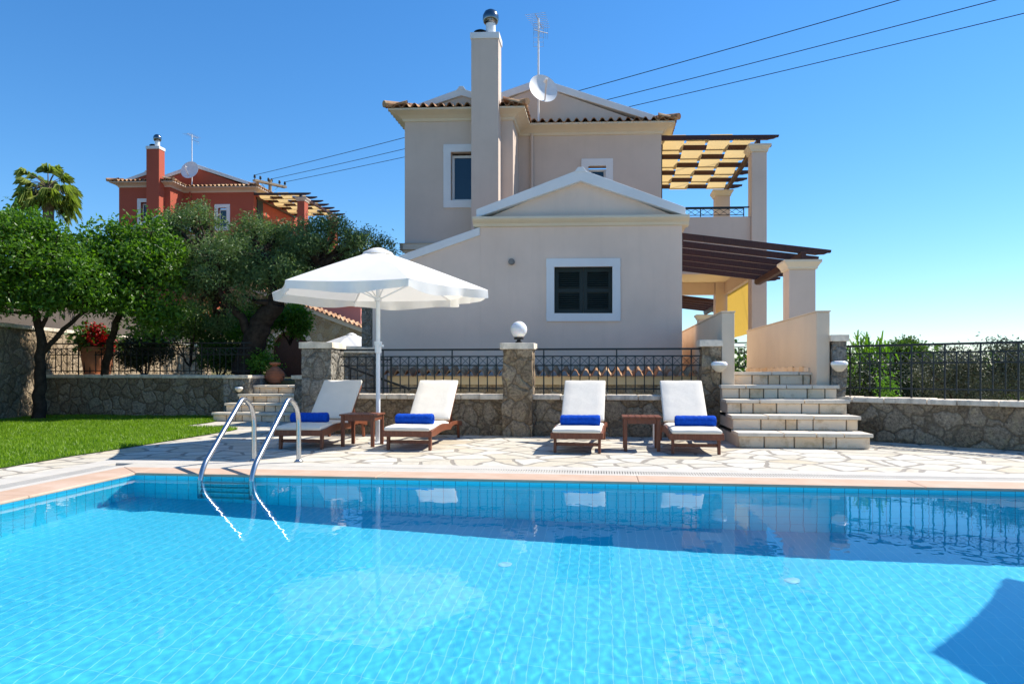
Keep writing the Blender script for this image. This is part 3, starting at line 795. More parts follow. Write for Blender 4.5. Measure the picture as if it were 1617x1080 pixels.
def roof_mast(fr, red):
    kind = 'red villa' if red else 'grey villa'
    b = fr(-3.24, 4.95, 7.62)
    root = thing('antenna_mast', f'thin white aerial mast standing on the eave of the {kind}', 'antenna', b, 'aerial masts on the villa roofs')
    m = MB(); m.tube([b, (b[0],b[1],b[2]+2.72)], [.028,.024], 10, True); m.build('mast', M['white_paint'], root, smooth=True)
    m = MB(); t = b[2]+2.72
    m.tube([(b[0]-.1,b[1]-.35,t-.05),(b[0]+.12,b[1]+.45,t-.05)], .010, 6, True)
    for k in range(9):
        f = k/8; x = b[0]-.1+.22*f; y = b[1]-.35+.8*f; L = .27-.07*f
        m.tube([(x-L,y+.07,t-.05),(x+L,y-.07,t-.05)], .005, 5, True)
    m.build('yagi', M['galv'], root)
    m = MB(); z = t-.35
    m.tube([(b[0]-.12,b[1]-.1,z),(b[0]+.25,b[1]+.1,z)] if not red else [(b[0],b[1],z+.1),(b[0]+.42,b[1]-.1,z-.1)], .010, 6, True)
    for k in range(8):
        f = k/7; x = b[0]-.12+.37*f if not red else b[0]+.42*f; zz = z if not red else z+.1-.2*f; y = b[1]-.1+.2*f if not red else b[1]-.1*f
        m.tube([(x,y,zz-.16),(x,y,zz+.16)], .005, 5, True)
    if not red:
        for q in (-1,1): m.tube([(b[0]+q*.13,b[1],t-.75),(b[0]+q*.13,b[1],t-.15)], .004, 5, True); 
        for k in range(6): m.tube([(b[0]-.13,b[1],t-.75+.12*k),(b[0]+.13,b[1],t-.75+.12*k)], .004, 5, True)
    m.build('dipole_array', M['galv'], root)
    # dish
    c = Vector((b[0]+.10, b[1]-.16, b[2]+.76)) if not red else Vector((b[0]-.02,b[1]-.16,b[2]+.76))
    d = thing('satellite_dish', f'round white satellite dish clamped to the mast of the {kind}', 'satellite dish', tuple(c), 'satellite dishes on the villa masts')
    ax = Vector((.30 if not red else -.05,-.92,.30)).normalized(); x = ax.cross(Vector((0,0,1))).normalized(); y = x.cross(ax)
    pts=[]; fs=[]; nr, na = 8, 36; Rr = .385 if not red else .47
    for side in (0, 1):
        for i in range(nr+1):
            r_ = Rr*i/nr
            for k in range(na):
                a_ = 2*math.pi*k/na; dep = .085*(r_/Rr)**2 - .004*side*1.5
                pts.append(c + x*r_*math.cos(a_) + y*r_*1.08*math.sin(a_) + ax*dep)
    o1 = (nr+1)*na
    for side in (0,1):
        for i in range(nr):
            for k in range(na): fs.append(tuple(side*o1+q for q in (i*na+k, i*na+(k+1)%na, (i+1)*na+(k+1)%na, (i+1)*na+k)))
    for k in range(na): fs.append((nr*na+k, nr*na+(k+1)%na, o1+nr*na+(k+1)%na, o1+nr*na+k))
    m = MB(); m.add(pts, fs, True); m.build('reflector', M['dish_white'], d, smooth=True)
    m = MB(); tip = c + ax*.48 - y*.03 + x*(.06)
    m.bar(c-y*.37+ax*.06, tip, .03, raw=True); m.build('feed_arm', M['galv'], d)
    m = MB(); m.tube([tip, tip-ax*.12], [.035,.045], 12, True); m.build('feed_horn', M['dish_white'], d, smooth=True)
    m = MB(); m.bar(c-ax*.01, Vector((b[0],b[1],c.z)), .06, raw=True); m.build('bracket', M['galv'], d)

grey = {'wall': M['grey_plaster'], 'facade': M['bounce_lit_plaster'], 'trim': M['white_trim'], 'cornice': M['cream_trim']}
red_ = {'wall': M['red_plaster'], 'trim': M['white_trim'], 'cornice': M['red_trim']}
villa(HF, 'villa', 'large grey rendered two storey villa with white gable trim and tall square chimney', grey)
villa(RF, 'villa', 'terracotta red villa with tall chimney on the hill behind the trees', red_, -2.6)
lower_pergola(HF, 'dark sloping timber pergola on a square column beside the grey villa facade', .25, 6, .835, (.3,), 1.0, M['grey_plaster'], M['cream_trim'])
lower_pergola(HF, 'far dark sloping pergola glimpsed through the veranda of the grey villa', 10.9, 5, .8, (14.2,), 1.0, M['grey_plaster'], M['cream_trim'])
upper_pergola(HF, 'balcony pergola of the grey villa woven with yellow shade cloth in a checker pattern')
upper_pergola(RF, 'balcony pergola of the red villa woven with yellow shade cloth above the trees')
roof_mast(HF, False); roof_mast(RF, True)
m = MB(HF)    # fabric blind between the veranda columns
N = 14; pts=[]; fs=[]
for i in range(N+1):
    for j in range(9):
        v = 5.72+4.2*i/N; z = 3.52-1.46*j/8
        pts.append((2.52+.015*math.sin(i*1.3)*j/8, v, z))
for i in range(N):
    for j in range(8): fs.append((i*9+j,i*9+j+1,(i+1)*9+j+1,(i+1)*9+j))
m.add(pts, fs); bl = m.build('veranda_blind', cloth('blind_cloth', (.60,.42,.10), .45, (.80,.52,.10), 400, .1), smooth=True, flip=True)
move_origin(bl, HF(2.52,7.8,2.06)); tag(bl, 'yellow fabric blind hanging between the veranda columns of the grey villa', 'blind')
# raised veranda floor
m = MB(HF); m.box(-.0+.26,3.2,5.2,15,.2,.99); struct(m.build('veranda_floor', M['step_slab']))
# ------------------------------------------------------------------ terrace walls, pillars, fences, stairs
def coping_run(mb, u0, u1, v0, v1, z0, z1, lo=.28, hi=.62, seed=1):
    rg = random.Random(seed); u = u0
    while u < u1-.02:
        L = rg.uniform(lo, hi); e = min(u1, u+L)
        if u1-e < .15: e = u1
        j = rg.uniform(-.008,.008)
        mb.box(u+.004, e-.004, v0+rg.uniform(-.014,.014), v1, z0+j*.3, z1+j); u = e
    return mb
def stone_wall(fr, u0, u1, v0, v1, z0, z1, label, seed, cap=.065, mat='terrace_stone', cat='stone wall'):
    root = thing('stone_wall', label, cat, fr((u0+u1)/2,(v0+v1)/2,z0), 'rubble walls round the terraces')
    rough_box(MB(fr), u0, u1, v0, v1, z0, z1, .09, .022, seed).build('masonry', M[mat], root, smooth=60)
    coping_run(MB(fr), u0-.01, u1+.01, v0-.04, v1+.04, z1-.01, z1+cap, seed=seed).build('coping', M['pale_coping'], root, bevel=.012)
    return root
def pillar(fr, u0, u1, v0, v1, z1, label, seed, z0=0, mat='terrace_stone', cap=.10):
    root = thing('stone_pillar', label, 'stone pillar', fr((u0+u1)/2,(v0+v1)/2,z0), 'rubble pillars along the terrace')
    rough_box(MB(fr), u0, u1, v0, v1, z0, z1-cap, .06, .024, seed).build('shaft', M[mat], root, smooth=60)
    m = MB(fr); o = .035; rough_box(m, u0-o, u1+o, v0-o, v1+o, z1-cap, z1, .06, .008, seed+5)
    m.build('capstone', M['pale_coping'], root, smooth=50, bevel=.006)
    return root
def fence(fr, u0, u1, v, zb, label, pitch=.141, every=8, drop=0, group='black iron fences of the terrace', top=.715, name='iron_fence', phase=0):
    """zb: foot of the bars; rails at fixed heights above it"""
    root = thing(name, label, 'fence', fr((u0+u1)/2,v,zb), group)
    H = top; r1, r2, r3 = H-.11, H-.255, H-.62
    MB(fr).box(u0,u1,v-.018,v+.018,zb+H-.015,zb+H+.015).build('top_rail', M['iron'], root, bevel=.004)
    m = MB(fr)
    for z in (r1, r2, r3): m.box(u0,u1,v-.010,v+.010,zb+z-.010,zb+z+.010)
    m.build('lower_rails', M['iron'], root)
    n = max(2, round((u1-u0)/pitch)); p = (u1-u0)/n; m = MB(fr); x = MB(fr)
    for i in range(1, n):
        u = u0+p*i
        if (i+phase) % every == 0:
            MB(fr).box(u-.010,u+.010,v-.0101,v+.0101,zb-.02,zb+H-.015).build('post', M['iron'], root)
        else: m.box(u-.008,u+.008,v-.008,v+.008,zb+r3-.05,zb+r1)
    for i in range(n):
        a = u0+p*i+.01; b = u0+p*(i+1)-.01
        x.bar((a,v,zb+r2+.012),(b,v,zb+r1-.012),.007); x.bar((a,v+.006,zb+r1-.012),(b,v+.006,zb+r2+.012),.007)
    m.build('bars', M['iron'], root); x.build('lattice', M['iron'], root)
    return root

stone_wall(TF, -3.44, -.69, 4.60, 5.0, 0, .575, 'low rubble wall behind the white parasol, between two stone pillars', 11)
stone_wall(TF, -.235, 2.36, 4.60, 5.0, 0, .575, 'low rubble wall behind the two right hand sun loungers', 12)
fence(TF, -3.42, -.70, 4.80, .64, 'black iron fence crossed by the white parasol pole', phase=3)
fence(TF, -.225, 2.345, 4.80, .64, 'black iron fence between the globe lamp pillar and the right stairs', phase=7)
pillar(TF, -.695, -.235, 4.44, 4.92, 1.448, 'rubble pillar carrying the white globe lamp', 3)
pillar(TF, -3.92, -3.43, 4.40, 4.95, 1.47, 'broad rubble pillar behind the leftmost sun lounger', 4, mat='grey_stone')
pillar(TF, 2.35, 2.63, 4.72, 5.05, 1.487, 'narrow rubble pillar left of the right stairs', 5)
pillar(TF, 4.235, 4.43, 4.62, 4.95, 1.55, 'narrow rubble pillar right of the right stairs', 6, mat='grey_stone')
pillar(WF, -3.08, -2.56, 13.45, 13.95, 1.45, 'rubble pillar farther back, seen through the iron fence', 8, mat='grey_stone')
pillar(TF, -4.20, -3.945, 4.75, 5.4, .94, 'low rubble pier at the head of the left stairs', 9, mat='grey_stone', cap=.06)

# wall and fence that come forward on the right
def BF(u, v, z=0.0): return (4.60+.688*u+.726*v, 11.10-.726*u+.688*v, z)
stone_wall(BF, .25, 6.8, 0, .42, 0, .565, 'long rubble wall at the right edge, below the long fence', 21)
fence(BF, .32, 6.8, .2, .645, 'long black iron fence on the wall at the right edge', every=3, top=.735, phase=2)

# globe lamp
b = TF(-.465, 4.66, 1.448); r = thing('globe_lamp', 'white glass globe lamp on the middle stone pillar', 'lamp', b)
m = MB(); m.lathe(b, [(.055,0),(.055,.02),(.03,.035),(.028,.055),(.075,.06),(.078,.085),(.05,.09)], 20); m.build('base', M['black_metal'], r, smooth=40)
m = MB(); n = 20; Rg = .132; m.lathe(b, [(max(.002,Rg*math.sin(math.pi*(i+.0001)/n)), .085+Rg*.97-Rg*math.cos(math.pi*i/n)) for i in range(2,n+1)], 32)
m.build('globe', M['opal'], r, smooth=60)

# bowl shaped wall lamps
def bowl_lamp(p, label, s=1.0):
    r = thing('wall_lamp', label, 'wall lamp', p, 'white bowl wall lamps')
    m = MB(); m.lathe(p, [(q_*s,z_*s) for q_,z_ in [(.03,-.10),(.06,-.085),(.10,-.04),(.118,-.005),(.118,.0)]], 24, sy=.8); m.build('bowl', M['cream_trim'], r, smooth=50)
    m = MB(); m.lathe(p, [(q_*s,z_*s) for q_,z_ in [(.122,.0),(.124,.025),(.11,.048),(.07,.06),(.01,.062)]], 24, sy=.8); m.build('lid', M['opal'], r, smooth=50)
    m = MB(); m.box(p[0]-.04,p[0]+.04,p[1]+.06,p[1]+.135,p[2]-.05,p[2]-.005); m.build('bracket', M['cream_trim'], r)
bowl_lamp(TF(2.585,4.56,1.095), 'white bowl lamp on the pillar left of the right stairs')
bowl_lamp(TF(4.30,4.52,1.10), 'white bowl lamp on the pillar right of the right stairs')
bowl_lamp(TF(-6.80,7.90,.64), 'small white bowl lamp on the wall end beside the left stairs', .7)

# stairs
def stairs(fr, label, u0, u1, vfs, rise, vback, z0=0, seed=1, inner=None, shrink=None):
    root = thing('stone_stairs', label, 'stairs', fr((u0+u1)/2,vfs[0],z0), 'stone stairs of the terrace'); rg = random.Random(seed)
    n = len(vfs); body = MB(fr)
    for k, vf in enumerate(vfs):
        a, b = (u0, u1) if not (inner and k == n-1) else inner
        if shrink: a += shrink*k
        zt = z0+rise*(k+1); ve = vfs[k+1]+.02 if k < n-1 else vback
        body.box(a+.03, b-.03, vf+.025, vback, zt-rise-.002*(k>0)+.001, zt-.05)
        m = MB(fr); u = a                                     # riser blocks
        while u < b-.01:
            e = min(b, u+rg.uniform(.15,.44));  e = b if b-e < .1 else e
            d = rg.uniform(-.006,.006)
            m.box(u+.008, e-.008, vf+d, vf+.06, zt-rise+.004, zt-.054); u = e
        m.build('riser', M['riser_block'], root, bevel=.008)
        m = MB(fr); u = a-.02; e_ = b+.03
        while u < e_-.01:
            e = min(e_, u+rg.uniform(.34,.62)); e = e_ if e_-e < .2 else e
            d = rg.uniform(-.008,.008)
            m.box(u+.006, e-.006, vf-.035+d, ve-.001, zt-.05, zt+rg.uniform(-.003,.003)); u = e
        m.build('tread', M['step_slab'], root, bevel=.008)
    body.build('core', M['mortar'], root)
    st = MB(fr)
    for k, vf in enumerate(vfs):
        a, b = (u0, u1) if not (inner and k == n-1) else inner
        if shrink: a += shrink*k
        zt = z0+rise*(k+1); st.box(a+.004, a+.028, vf+.066, vback, zt-rise+.002, zt-.052)
    st.build('side_wall', M['beige_plaster'], root)
    return root
stairs(TF, 'pale stone stairs between the two beige parapet walls on the right', 2.62, 4.28, [3.2,3.65,4.1,4.55,5.0], .2, 5.45, 0, 5, (2.845,4.025))
stairs(TF, 'left stone stairs behind the pool ladder, under the olive tree', -6.98, -5.22, [7.18,7.50,7.85,8.22], .178, 9.4, 0, 9, None, .10)
def parapet(label, u0,u1,v0,v1,z0,z1):
    r = thing('parapet_wall', label, 'parapet wall', TF((u0+u1)/2,v0,z0), 'smooth parapets beside the right stairs')
    MB(TF).box(u0,u1,v0,v1,z0,z1).build('panel', M['beige_plaster'], r, bevel=.012)
    MB(TF).box(u0-.012,u1+.012,v0-.012,v1+.01,z1+.0005,z1+.022).build('coping', M['beige_plaster'], r, bevel=.006)
    return r
parapet('smooth beige parapet wall left of the right stairs', 2.645,2.835,4.70,10.5,.795,1.90)
pr = parapet('smooth beige parapet wall right of the right stairs, stained at its foot', 4.03,4.222,4.70,10.0,.795,1.895)
m = MB(TF); rg = random.Random(4); v = 5.05
while v < 9.9:
    e = min(9.95, v+rg.uniform(.08,.2)); m.box(4.0,4.029,v+.004,e-.004,1.001,1.075+rg.uniform(-.012,.012)); v = e
m.build('skirting', M['riser_block'], pr)
m = MB(TF); m.box(2.84,4.028,5.455,12.5,.5,.992); struct(m.build('upper_path', M['step_slab']))
fence(TF, 2.9, 6.2, 12.6, 1.03, 'short black fence seen in the gap above the right stairs', every=9)

# low wall with a clay tile cap between fence and villa
r = thing('tile_capped_wall', 'low yellow stone wall capped with clay tiles behind the terrace fence', 'wall', HF(-2.7,-.8,0))
rough_box(MB(HF), -5.5, .15, -.92, -.6, 0, .76, .1, .012, 31).build('masonry', M['yellow_stone'], r, smooth=60)
MB(HF).box(-5.52,.17,-.96,-.58,.761,.925).build('band', M['ochre_band'], r, bevel=.01)
m = MB(HF); barrel(m, (-5.55,-1.06,.95), (.2,-1.06,.95), (0,1,.16), .62, .194, .016, .085); m.build('tile_cap', M['clay_tile'], r, smooth=35)
# slanting hand rail of the stair well and stone pier at the villa's corner
r = thing('stair_handrail', 'slanting black iron handrail behind the parasol pole', 'handrail', (-2.4,12.6,.4))
m = MB(); m.bar((-3.0,12.9,1.12),(-1.75,12.55,.70),.035,raw=True); m.build('rail', M['iron'], r)
for k in range(3): MB().bar((-2.85+.5*k,12.86-.14*k,0),(-2.85+.5*k,12.86-.14*k,1.05-.168*k),.022,raw=True).build('baluster', M['iron'], r)
r = thing('garden_gate', 'small dark iron gate beyond the fence left of the parasol pole', 'gate', (-2.35,13.3,0))
m = MB()
for k in range(6): m.bar((-2.52+.06*k,13.3,.05),(-2.52+.06*k,13.3,1.28),.014,raw=True)
m.build('bars', M['iron'], r)
m = MB(); m.bar((-2.55,13.3,1.22),(-2.19,13.3,1.22),.025,raw=True); m.bar((-2.55,13.3,.3),(-2.19,13.3,.3),.025,raw=True); m.build('gate_frame', M['iron'], r)
pr = thing('stone_pier', 'rough stone pier at the left corner of the grey villa', 'stone pier', HF(-6.3,.5,0))
rough_box(MB(HF), -6.42, -6.115, .3, .8, 0, 2.35, .08, .018, 14).build('masonry', M['grey_stone'], pr, smooth=60)

# left: wall with fence, retaining wall
stone_wall(TF, -12.2, -7.2, 8.40, 8.85, -.05, .87, 'long dark rubble wall behind the lawn, under the citrus tree', 41)
r = stone_wall(TF, -7.19, -6.62, 7.98, 8.85, -.05, .87, 'pale rubble wall end beside the left stairs', 42, mat='grey_stone')
fence(TF, -11.75, -6.9, 8.6, .94, 'black iron fence above the lawn, in front of the flower pot', every=7, top=.70, phase=2)
def LF(u, v, z=0.0): return (-10.12-.083*u-.9965*v, 11.0+.9965*u-.083*v, z)   # u runs back, v to the left
stone_wall(LF, -3, 17, 0, .45, -.05, 1.93, 'tall rubble retaining wall along the left edge, running back', 51, cap=.07)
r = thing('bank_wall', 'streaked plaster wall darkened for tree shade above the left retaining wall', 'wall', LF(8,1,1.5))
MB(LF).box(-4,17,.75,1.0,1.0,2.75).build('panel', M['shaded_bank_plaster'], r)
# raised bed behind the left walls
m = MB(TF); m.box(-13,-4.8,8.86,18,.2,.80); struct(m.build('upper_garden', bpy.data.materials['dry_soil']))
# neighbour's arched stone wall, pink outbuilding
def NF(u, v, z=0.0): return (u*1.09, 36+v*1.09, 1+((-.1 if z <= .2 else z)-1)*1.09)
r = thing('arched_wall', 'sunlit yellow stone wall with a round arch beyond the olive tree', 'wall', NF(-9.5,0,.2))
cx, cz, ra = -10.05, 2.0, .85; N = 14
m = MB(NF); arc = [(cx-ra, .2)] + [(cx-ra*math.cos(math.pi*i/N), cz+ra*math.sin(math.pi*i/N)) for i in range(N+1)] + [(cx+ra, .2)]
m.prism([(-13.2,.2),(-13.2,5.2)]+[(-6.7,2.75),(-6.7,.2)] + arc[::-1], 'v', 0, .5); m.build('masonry', M['yellow_stone'], r)
m = MB(NF)
for i in range(N):
    a0, a1 = math.pi*i/N+.02, math.pi*(i+1)/N-.02
    q = [(cx-ra*math.cos(a0),cz+ra*math.sin(a0)),(cx-ra*math.cos(a1),cz+ra*math.sin(a1)),(cx-(ra+.22)*math.cos(a1),cz+(ra+.22)*math.sin(a1)),(cx-(ra+.22)*math.cos(a0),cz+(ra+.22)*math.sin(a0))]
    m.prism(q, 'v', -.03, .05)
m.build('arch_ring', M['pale_coping'], r)
m = MB(NF); m.box(cx-ra+.01,cx+ra-.01,.3,.34,.2,cz+ra-.01); m.build('door', M['dark_beam'], r)
m = MB(NF); m.prism([(-13.2,5.2),(-6.6,2.71),(-6.6,2.9),(-13.2,5.4)], 'v', -.08, .55); m.build('coping', M['cream_trim'], r)
m = MB(NF); barrel(m, (-13.2,-.16,5.42), (-6.55,-.16,2.92), (0,1,.15), .8, .22); m.build('tile_cap', M['clay_tile'], r, smooth=35)
r = thing('pink_outbuilding', 'pink wall brightened as if sunlit, of a small building seen under the white parasol', 'building', NF(-8,1.5,.2))
m = MB(NF); wall_holes(m, -10.4, -7.15, .2, 4.1, 1.4, 1.6, [(-9.9,-8.2,2.95,3.75)]); m.box(-7.40,-7.15,1.6,4,.2,4.1); m.box(-10.4,-7.4,3.8,4,.2,4.1)
m.build('wall', plaster('pink_plaster', (.78,.30,.24), .15), r)  # pink raised to stand in for sunlight; this face lies in shade
m = MB(NF); m.box(-9.89,-8.21,1.5,1.52,2.96,3.74); m.build('pane', M['pane'], r)
m = MB(NF); m.box(-10.5,-7.05,1.3,4.1,4.101,4.25); m.build('roof', M['red_trim'], r)

# utility pole and overhead wires
ins = []
def pole(base, height, ax, label):
    r = thing('utility_pole', label, 'utility pole', base, 'wooden utility poles')
    t = Vector((base[0],base[1],base[2]+height)); a = Vector((ax[0],ax[1],0))
    m = MB(); m.tube([base,(t.x,t.y,t.z)], [.15,.10], 12, True); m.build('shaft', M['weathered_pole'], r, smooth=True)
    for q in (-.09,.09):
        m = MB(); off = Vector((-a.y,a.x,0)).normalized()*q
        m.bar(t+off-a-Vector((0,0,.25)), t+off+a-Vector((0,0,.25)), .09, .12, raw=True); m.build('crossarm', M['weathered_pole'], r)
    out = []
    for f in (-.95,-.6,-.1,.1,.6,.95):
        p = t+a*f-Vector((0,0,.19)); m = MB(); m.lathe(tuple(p), [(.02,0),(.02,.1),(.07,.1),(.075,.16),(.05,.19),(.07,.22),(.05,.28),(.01,.29)], 12)
        m.build('insulator', M['black_metal'], r, smooth=True); out.append(p+Vector((0,0,.26)))
    for q in (-1,1):
        m = MB(); m.bar(t+a*q*.55-Vector((0,0,.3)), t-Vector((0,0,.95)), .04, raw=True); m.build('brace', M['galv'], r)
    return out
i1 = pole((-14.95,45,1.5), 11.35, (.70,.85), 'weathered utility pole with a crossarm behind the red villa')
ends = [(10.8,23.0,12.75),(13.7,23.0,12.75),(16.2,23.0,12.75)]
for (p, e, nm) in zip((i1[0], i1[3], i1[5]), ends, ('highest', 'middle', 'lowest')):
    e = Vector(e); f = e+(e-p)*.7; pts = []
    for k in range(41):
        t = k/40; q = p.lerp(f, t); q.z -= .9*4*t*(1-t)*.5 - (0 if t > 1 else 0); pts.append(tuple(q))
    m = MB(); m.tube(pts, .014, 6, True); o = m.build('overhead_wire', M['black_metal']); move_origin(o, tuple(p))
    tag(o, f'{nm} of the three overhead wires running up to the right across the sky', 'power line', 'three overhead power lines')
# ------------------------------------------------------------------ lawn
lp = [(-60,752),(0,738.5),(37,732),(74,726),(111,719.5),(150,714),(178,709.5),(213,704),(260,696.5),(297,690.5),(336,684),(362,680),(376,677),(366,675.5),(341,674.3),(300,673.8),(270,673),(290,671.5),(318,668.5),(338,665.5),(348,662.5)]
lawn_poly = [ground(x, y, .012)[:2] for x, y in lp]
lawn_poly += [TF(-7.2,8.40)[:2], TF(-12.2,8.40)[:2], (-14.5,16.0), (-14.5,8)]
m = MB(); m.add([(x,y,.010) for x,y in lawn_poly], [tuple(range(len(lawn_poly)))])
def lawn_mat():
    m, nt, out = new_mat('turf'); h = NT(nt); v = pos(h)
    col = ramp(h, noise_(h, v, 9, 5, .7), [(.3,(.035,.085,.008)),(.7,(.075,.15,.015))])
    princ(h, out, col, .9, 0, bump(h, noise_(h, v, 60, 3), .6, .02), .1); return m
struct(m.build('lawn', lawn_mat()), 'structure')
def inside(x, y):
    c = False; n = len(lawn_poly); j = n-1
    for i in range(n):
        xi, yi = lawn_poly[i]; xj, yj = lawn_poly[j]
        if (yi > y) != (yj > y) and x < (xj-xi)*(y-yi)/(yj-yi)+xi: c = not c
        j = i
    return c
rg = random.Random(2); vs=[]; fs=[]
xs = [p[0] for p in lawn_poly]; ys = [p[1] for p in lawn_poly]; cnt = 0
while cnt < 120000:
    y = 6.2 + (16.9-6.2)*rg.random(); x = -13 + 9.7*rg.random()
    if (x/y) < -1.15 or not inside(x, y): continue
    cnt += 1
    a = rg.uniform(0, 6.283); hgt = rg.uniform(.025,.055)*(1+.5*noise.noise(Vector((x*1.5,y*1.5,0)))); wd = rg.uniform(.0035,.006)*(1+.05*y)
    lx, ly = rg.gauss(0,.018), rg.gauss(0,.018); n = len(vs)
    vs += [(x-wd*math.cos(a), y-wd*math.sin(a), .008), (x+wd*math.cos(a), y+wd*math.sin(a), .008), (x+lx, y+ly, .008+hgt)]; fs.append((n,n+1,n+2))
m = MB(); m.add(vs, fs, True)
struct(m.build('grass', leaf_mat('grass_blade', (.10,.20,.008), (.25,.38,.022), .5, .4), flip=True), 'stuff')

# ------------------------------------------------------------------ foliage
def leaves(mb, clumps, n, L, wd, seed, shell=.55, up=.25, long=False, droop=0.0):
    """many small folded leaves spread through the volume of the clumps"""
    rg = np.random.RandomState(seed)
    wts = np.array([c[1][0]*c[1][1]*c[1][2] for c in clumps])**.72; wts /= wts.sum()
    ci = rg.choice(len(clumps), n, p=wts)
    C = np.array([c[0] for c in clumps])[ci]; Rd = np.array([c[1] for c in clumps])[ci]
    d = rg.normal(size=(n,3)); d /= np.linalg.norm(d,axis=1)[:,None]
    r = shell+(1-shell)*rg.rand(n)**.6; r *= 1+.10*rg.normal(size=n)
    # lumpy outline
    lump = np.sin(d[:,0]*5+ci*1.7)*np.sin(d[:,1]*4.3+ci*.9)*np.sin(d[:,2]*5.2+ci*2.3)
    r *= 1+.28*lump
    P = C + d*Rd*r[:,None]
    # sprays: several leaves share a twig position
    k = max(1, n//5); tw = P[rg.randint(0, n, k)]
    P = tw[rg.randint(0,k,n)]*.82 + P*.18 if False else np.where((rg.rand(n) < .75)[:,None], tw[rg.randint(0,k,n)] + rg.normal(size=(n,3))*L*.85, P)
    ax = d*.6 + rg.normal(size=(n,3))*.75 + np.array([0,0,up]); ax[:,2] -= droop
    ax /= np.linalg.norm(ax,axis=1)[:,None]
    t = rg.normal(size=(n,3)); side = np.cross(ax,t); side /= np.linalg.norm(side,axis=1)[:,None]; nr = np.cross(side,ax)
    s = (.65+.7*rg.rand(n))[:,None]; Lh = L*s; W = wd*s
    b = P; mid = P+ax*Lh*.5; tip = P+ax*Lh - np.array([0,0,1])*Lh*.12
    l = mid+side*W*.5+nr*W*.18; rr = mid-side*W*.5+nr*W*.18
    V = np.stack([b,l,tip,rr],1).reshape(-1,3); base = len(mb.v)
    mb.v += [tuple(x) for x in V.tolist()]
    mb.f += [q for i in range(n) for q in ((base+4*i,base+4*i+1,base+4*i+2),(base+4*i,base+4*i+2,base+4*i+3))]
    return mb
def limb(mb, pts, r0, r1, n=9, wob=.04, seed=0):
    rg = random.Random(seed); P = []; N = 5*(len(pts)-1)
    for i in range(N+1):
        f = i/N*(len(pts)-1); k = min(int(f), len(pts)-2); t = f-k
        q = Vector(pts[k]).lerp(Vector(pts[k+1]), t)
        e = 0 if i in (0,N) else 1
        P.append((q.x+rg.uniform(-wob,wob)*e, q.y+rg.uniform(-wob,wob)*e, q.z))
    return mb.tube(P, [r0+(r1-r0)*i/N for i in range(N+1)], n, True)
def tree(name, label, cat, base, trunks, clumps, n, L, wd, leafm, barkm, seed, group='garden trees and shrubs', **kw):
    r = thing(name, label, cat, base, group)
    m = MB()
    for i, (pts, r0, r1) in enumerate(trunks): limb(m, pts, r0, r1, 10, .025, seed+i)
    hub = Vector(trunks[0][0][-1])
    for i, (c, rd) in enumerate(clumps):
        st = min((Vector(t[0][-1]) for t in trunks), key=lambda p: (p-Vector(c)).length)
        limb(m, [tuple(st), tuple(st.lerp(Vector(c), .55)+Vector((0,0,-.08))), c], trunks[0][2]*.55, .012, 6, .05, seed+20+i)
    m.build('trunk', barkm, r, smooth=True)
    m = MB(); leaves(m, clumps, n, L, wd, seed, **kw); m.build('crown', leafm, r, flip=True)
    return r
def sub_clumps(c, rd, n, seed, f=.5):
    rg = random.Random(seed); out = []
    for i in range(n):
        a = rg.uniform(0,6.283); e = rg.uniform(-.6,1); q = math.sqrt(max(0,1-e*e))*rg.uniform(.5,.85)
        s_ = f*rg.uniform(.75,1.25)
        out.append(((c[0]+rd[0]*q*math.cos(a), c[1]+rd[1]*q*math.sin(a), c[2]+rd[2]*e*.7), (rd[0]*s_,rd[1]*s_,rd[2]*s_*.85)))
    return out
# citrus trees by the lawn
A_ = lambda px, py, Y: at(px, py, Y)
t1 = A_(60,662,15.0)
cl = sub_clumps(A_(30,420,14.8), (1.45,1.2,1.0), 20, 3, .40) + sub_clumps(A_(110,455,14.9), (.9,.9,.62), 11, 4, .48) + sub_clumps(A_(40,480,14.6), (1.2,.8,.42), 8, 24, .5) + [(A_(18,362,14.8),(.38,.4,.36)),(A_(70,375,14.8),(.42,.4,.32)),(A_(22,338,14.8),(.16,.16,.24)),(A_(55,352,14.8),(.15,.15,.22)),(A_(92,372,14.7),(.16,.16,.2)),(A_(128,425,14.6),(.3,.3,.2))]
tree('citrus_tree', 'bright green citrus tree at the left edge with a thin trunk on the lawn', 'tree', t1,
     [([t1, A_(63,600,15.0), A_(66,540,14.95), A_(58,495,14.9)], .13, .07), ([A_(66,560,15), A_(100,520,14.9), A_(138,488,14.9)], .06, .035), ([A_(64,520,14.95), A_(85,480,15.0)], .05, .03)],
     cl, 34000, .095, .047, M['citrus_leaf'], M['bark'], 5, up=.35)
t2 = A_(165,592,16.4)
cl = sub_clumps(A_(200,420,15.6), (1.05,.95,.85), 17, 8, .43) + sub_clumps(A_(205,490,15.5), (1.0,.8,.45), 9, 28, .5) + [(A_(160,375,15.6),(.42,.4,.34)),(A_(225,362,15.6),(.45,.4,.36)),(A_(245,352,15.6),(.17,.17,.22)),(A_(180,358,15.6),(.16,.16,.2)),(A_(268,395,15.6),(.3,.3,.3)),(A_(143,382,15.5),(.18,.18,.2)),(A_(255,470,15.6),(.5,.5,.45)),(A_(240,515,15.8),(.45,.5,.35))]
tree('citrus_tree', 'rounded bright green citrus tree behind the terracotta pot', 'tree', t2,
     [([t2, A_(175,540,16.1), A_(190,490,15.8), A_(195,450,15.7)], .09, .05)], cl, 12000, .105, .05, M['citrus_leaf'], M['bark'], 9, up=.35)
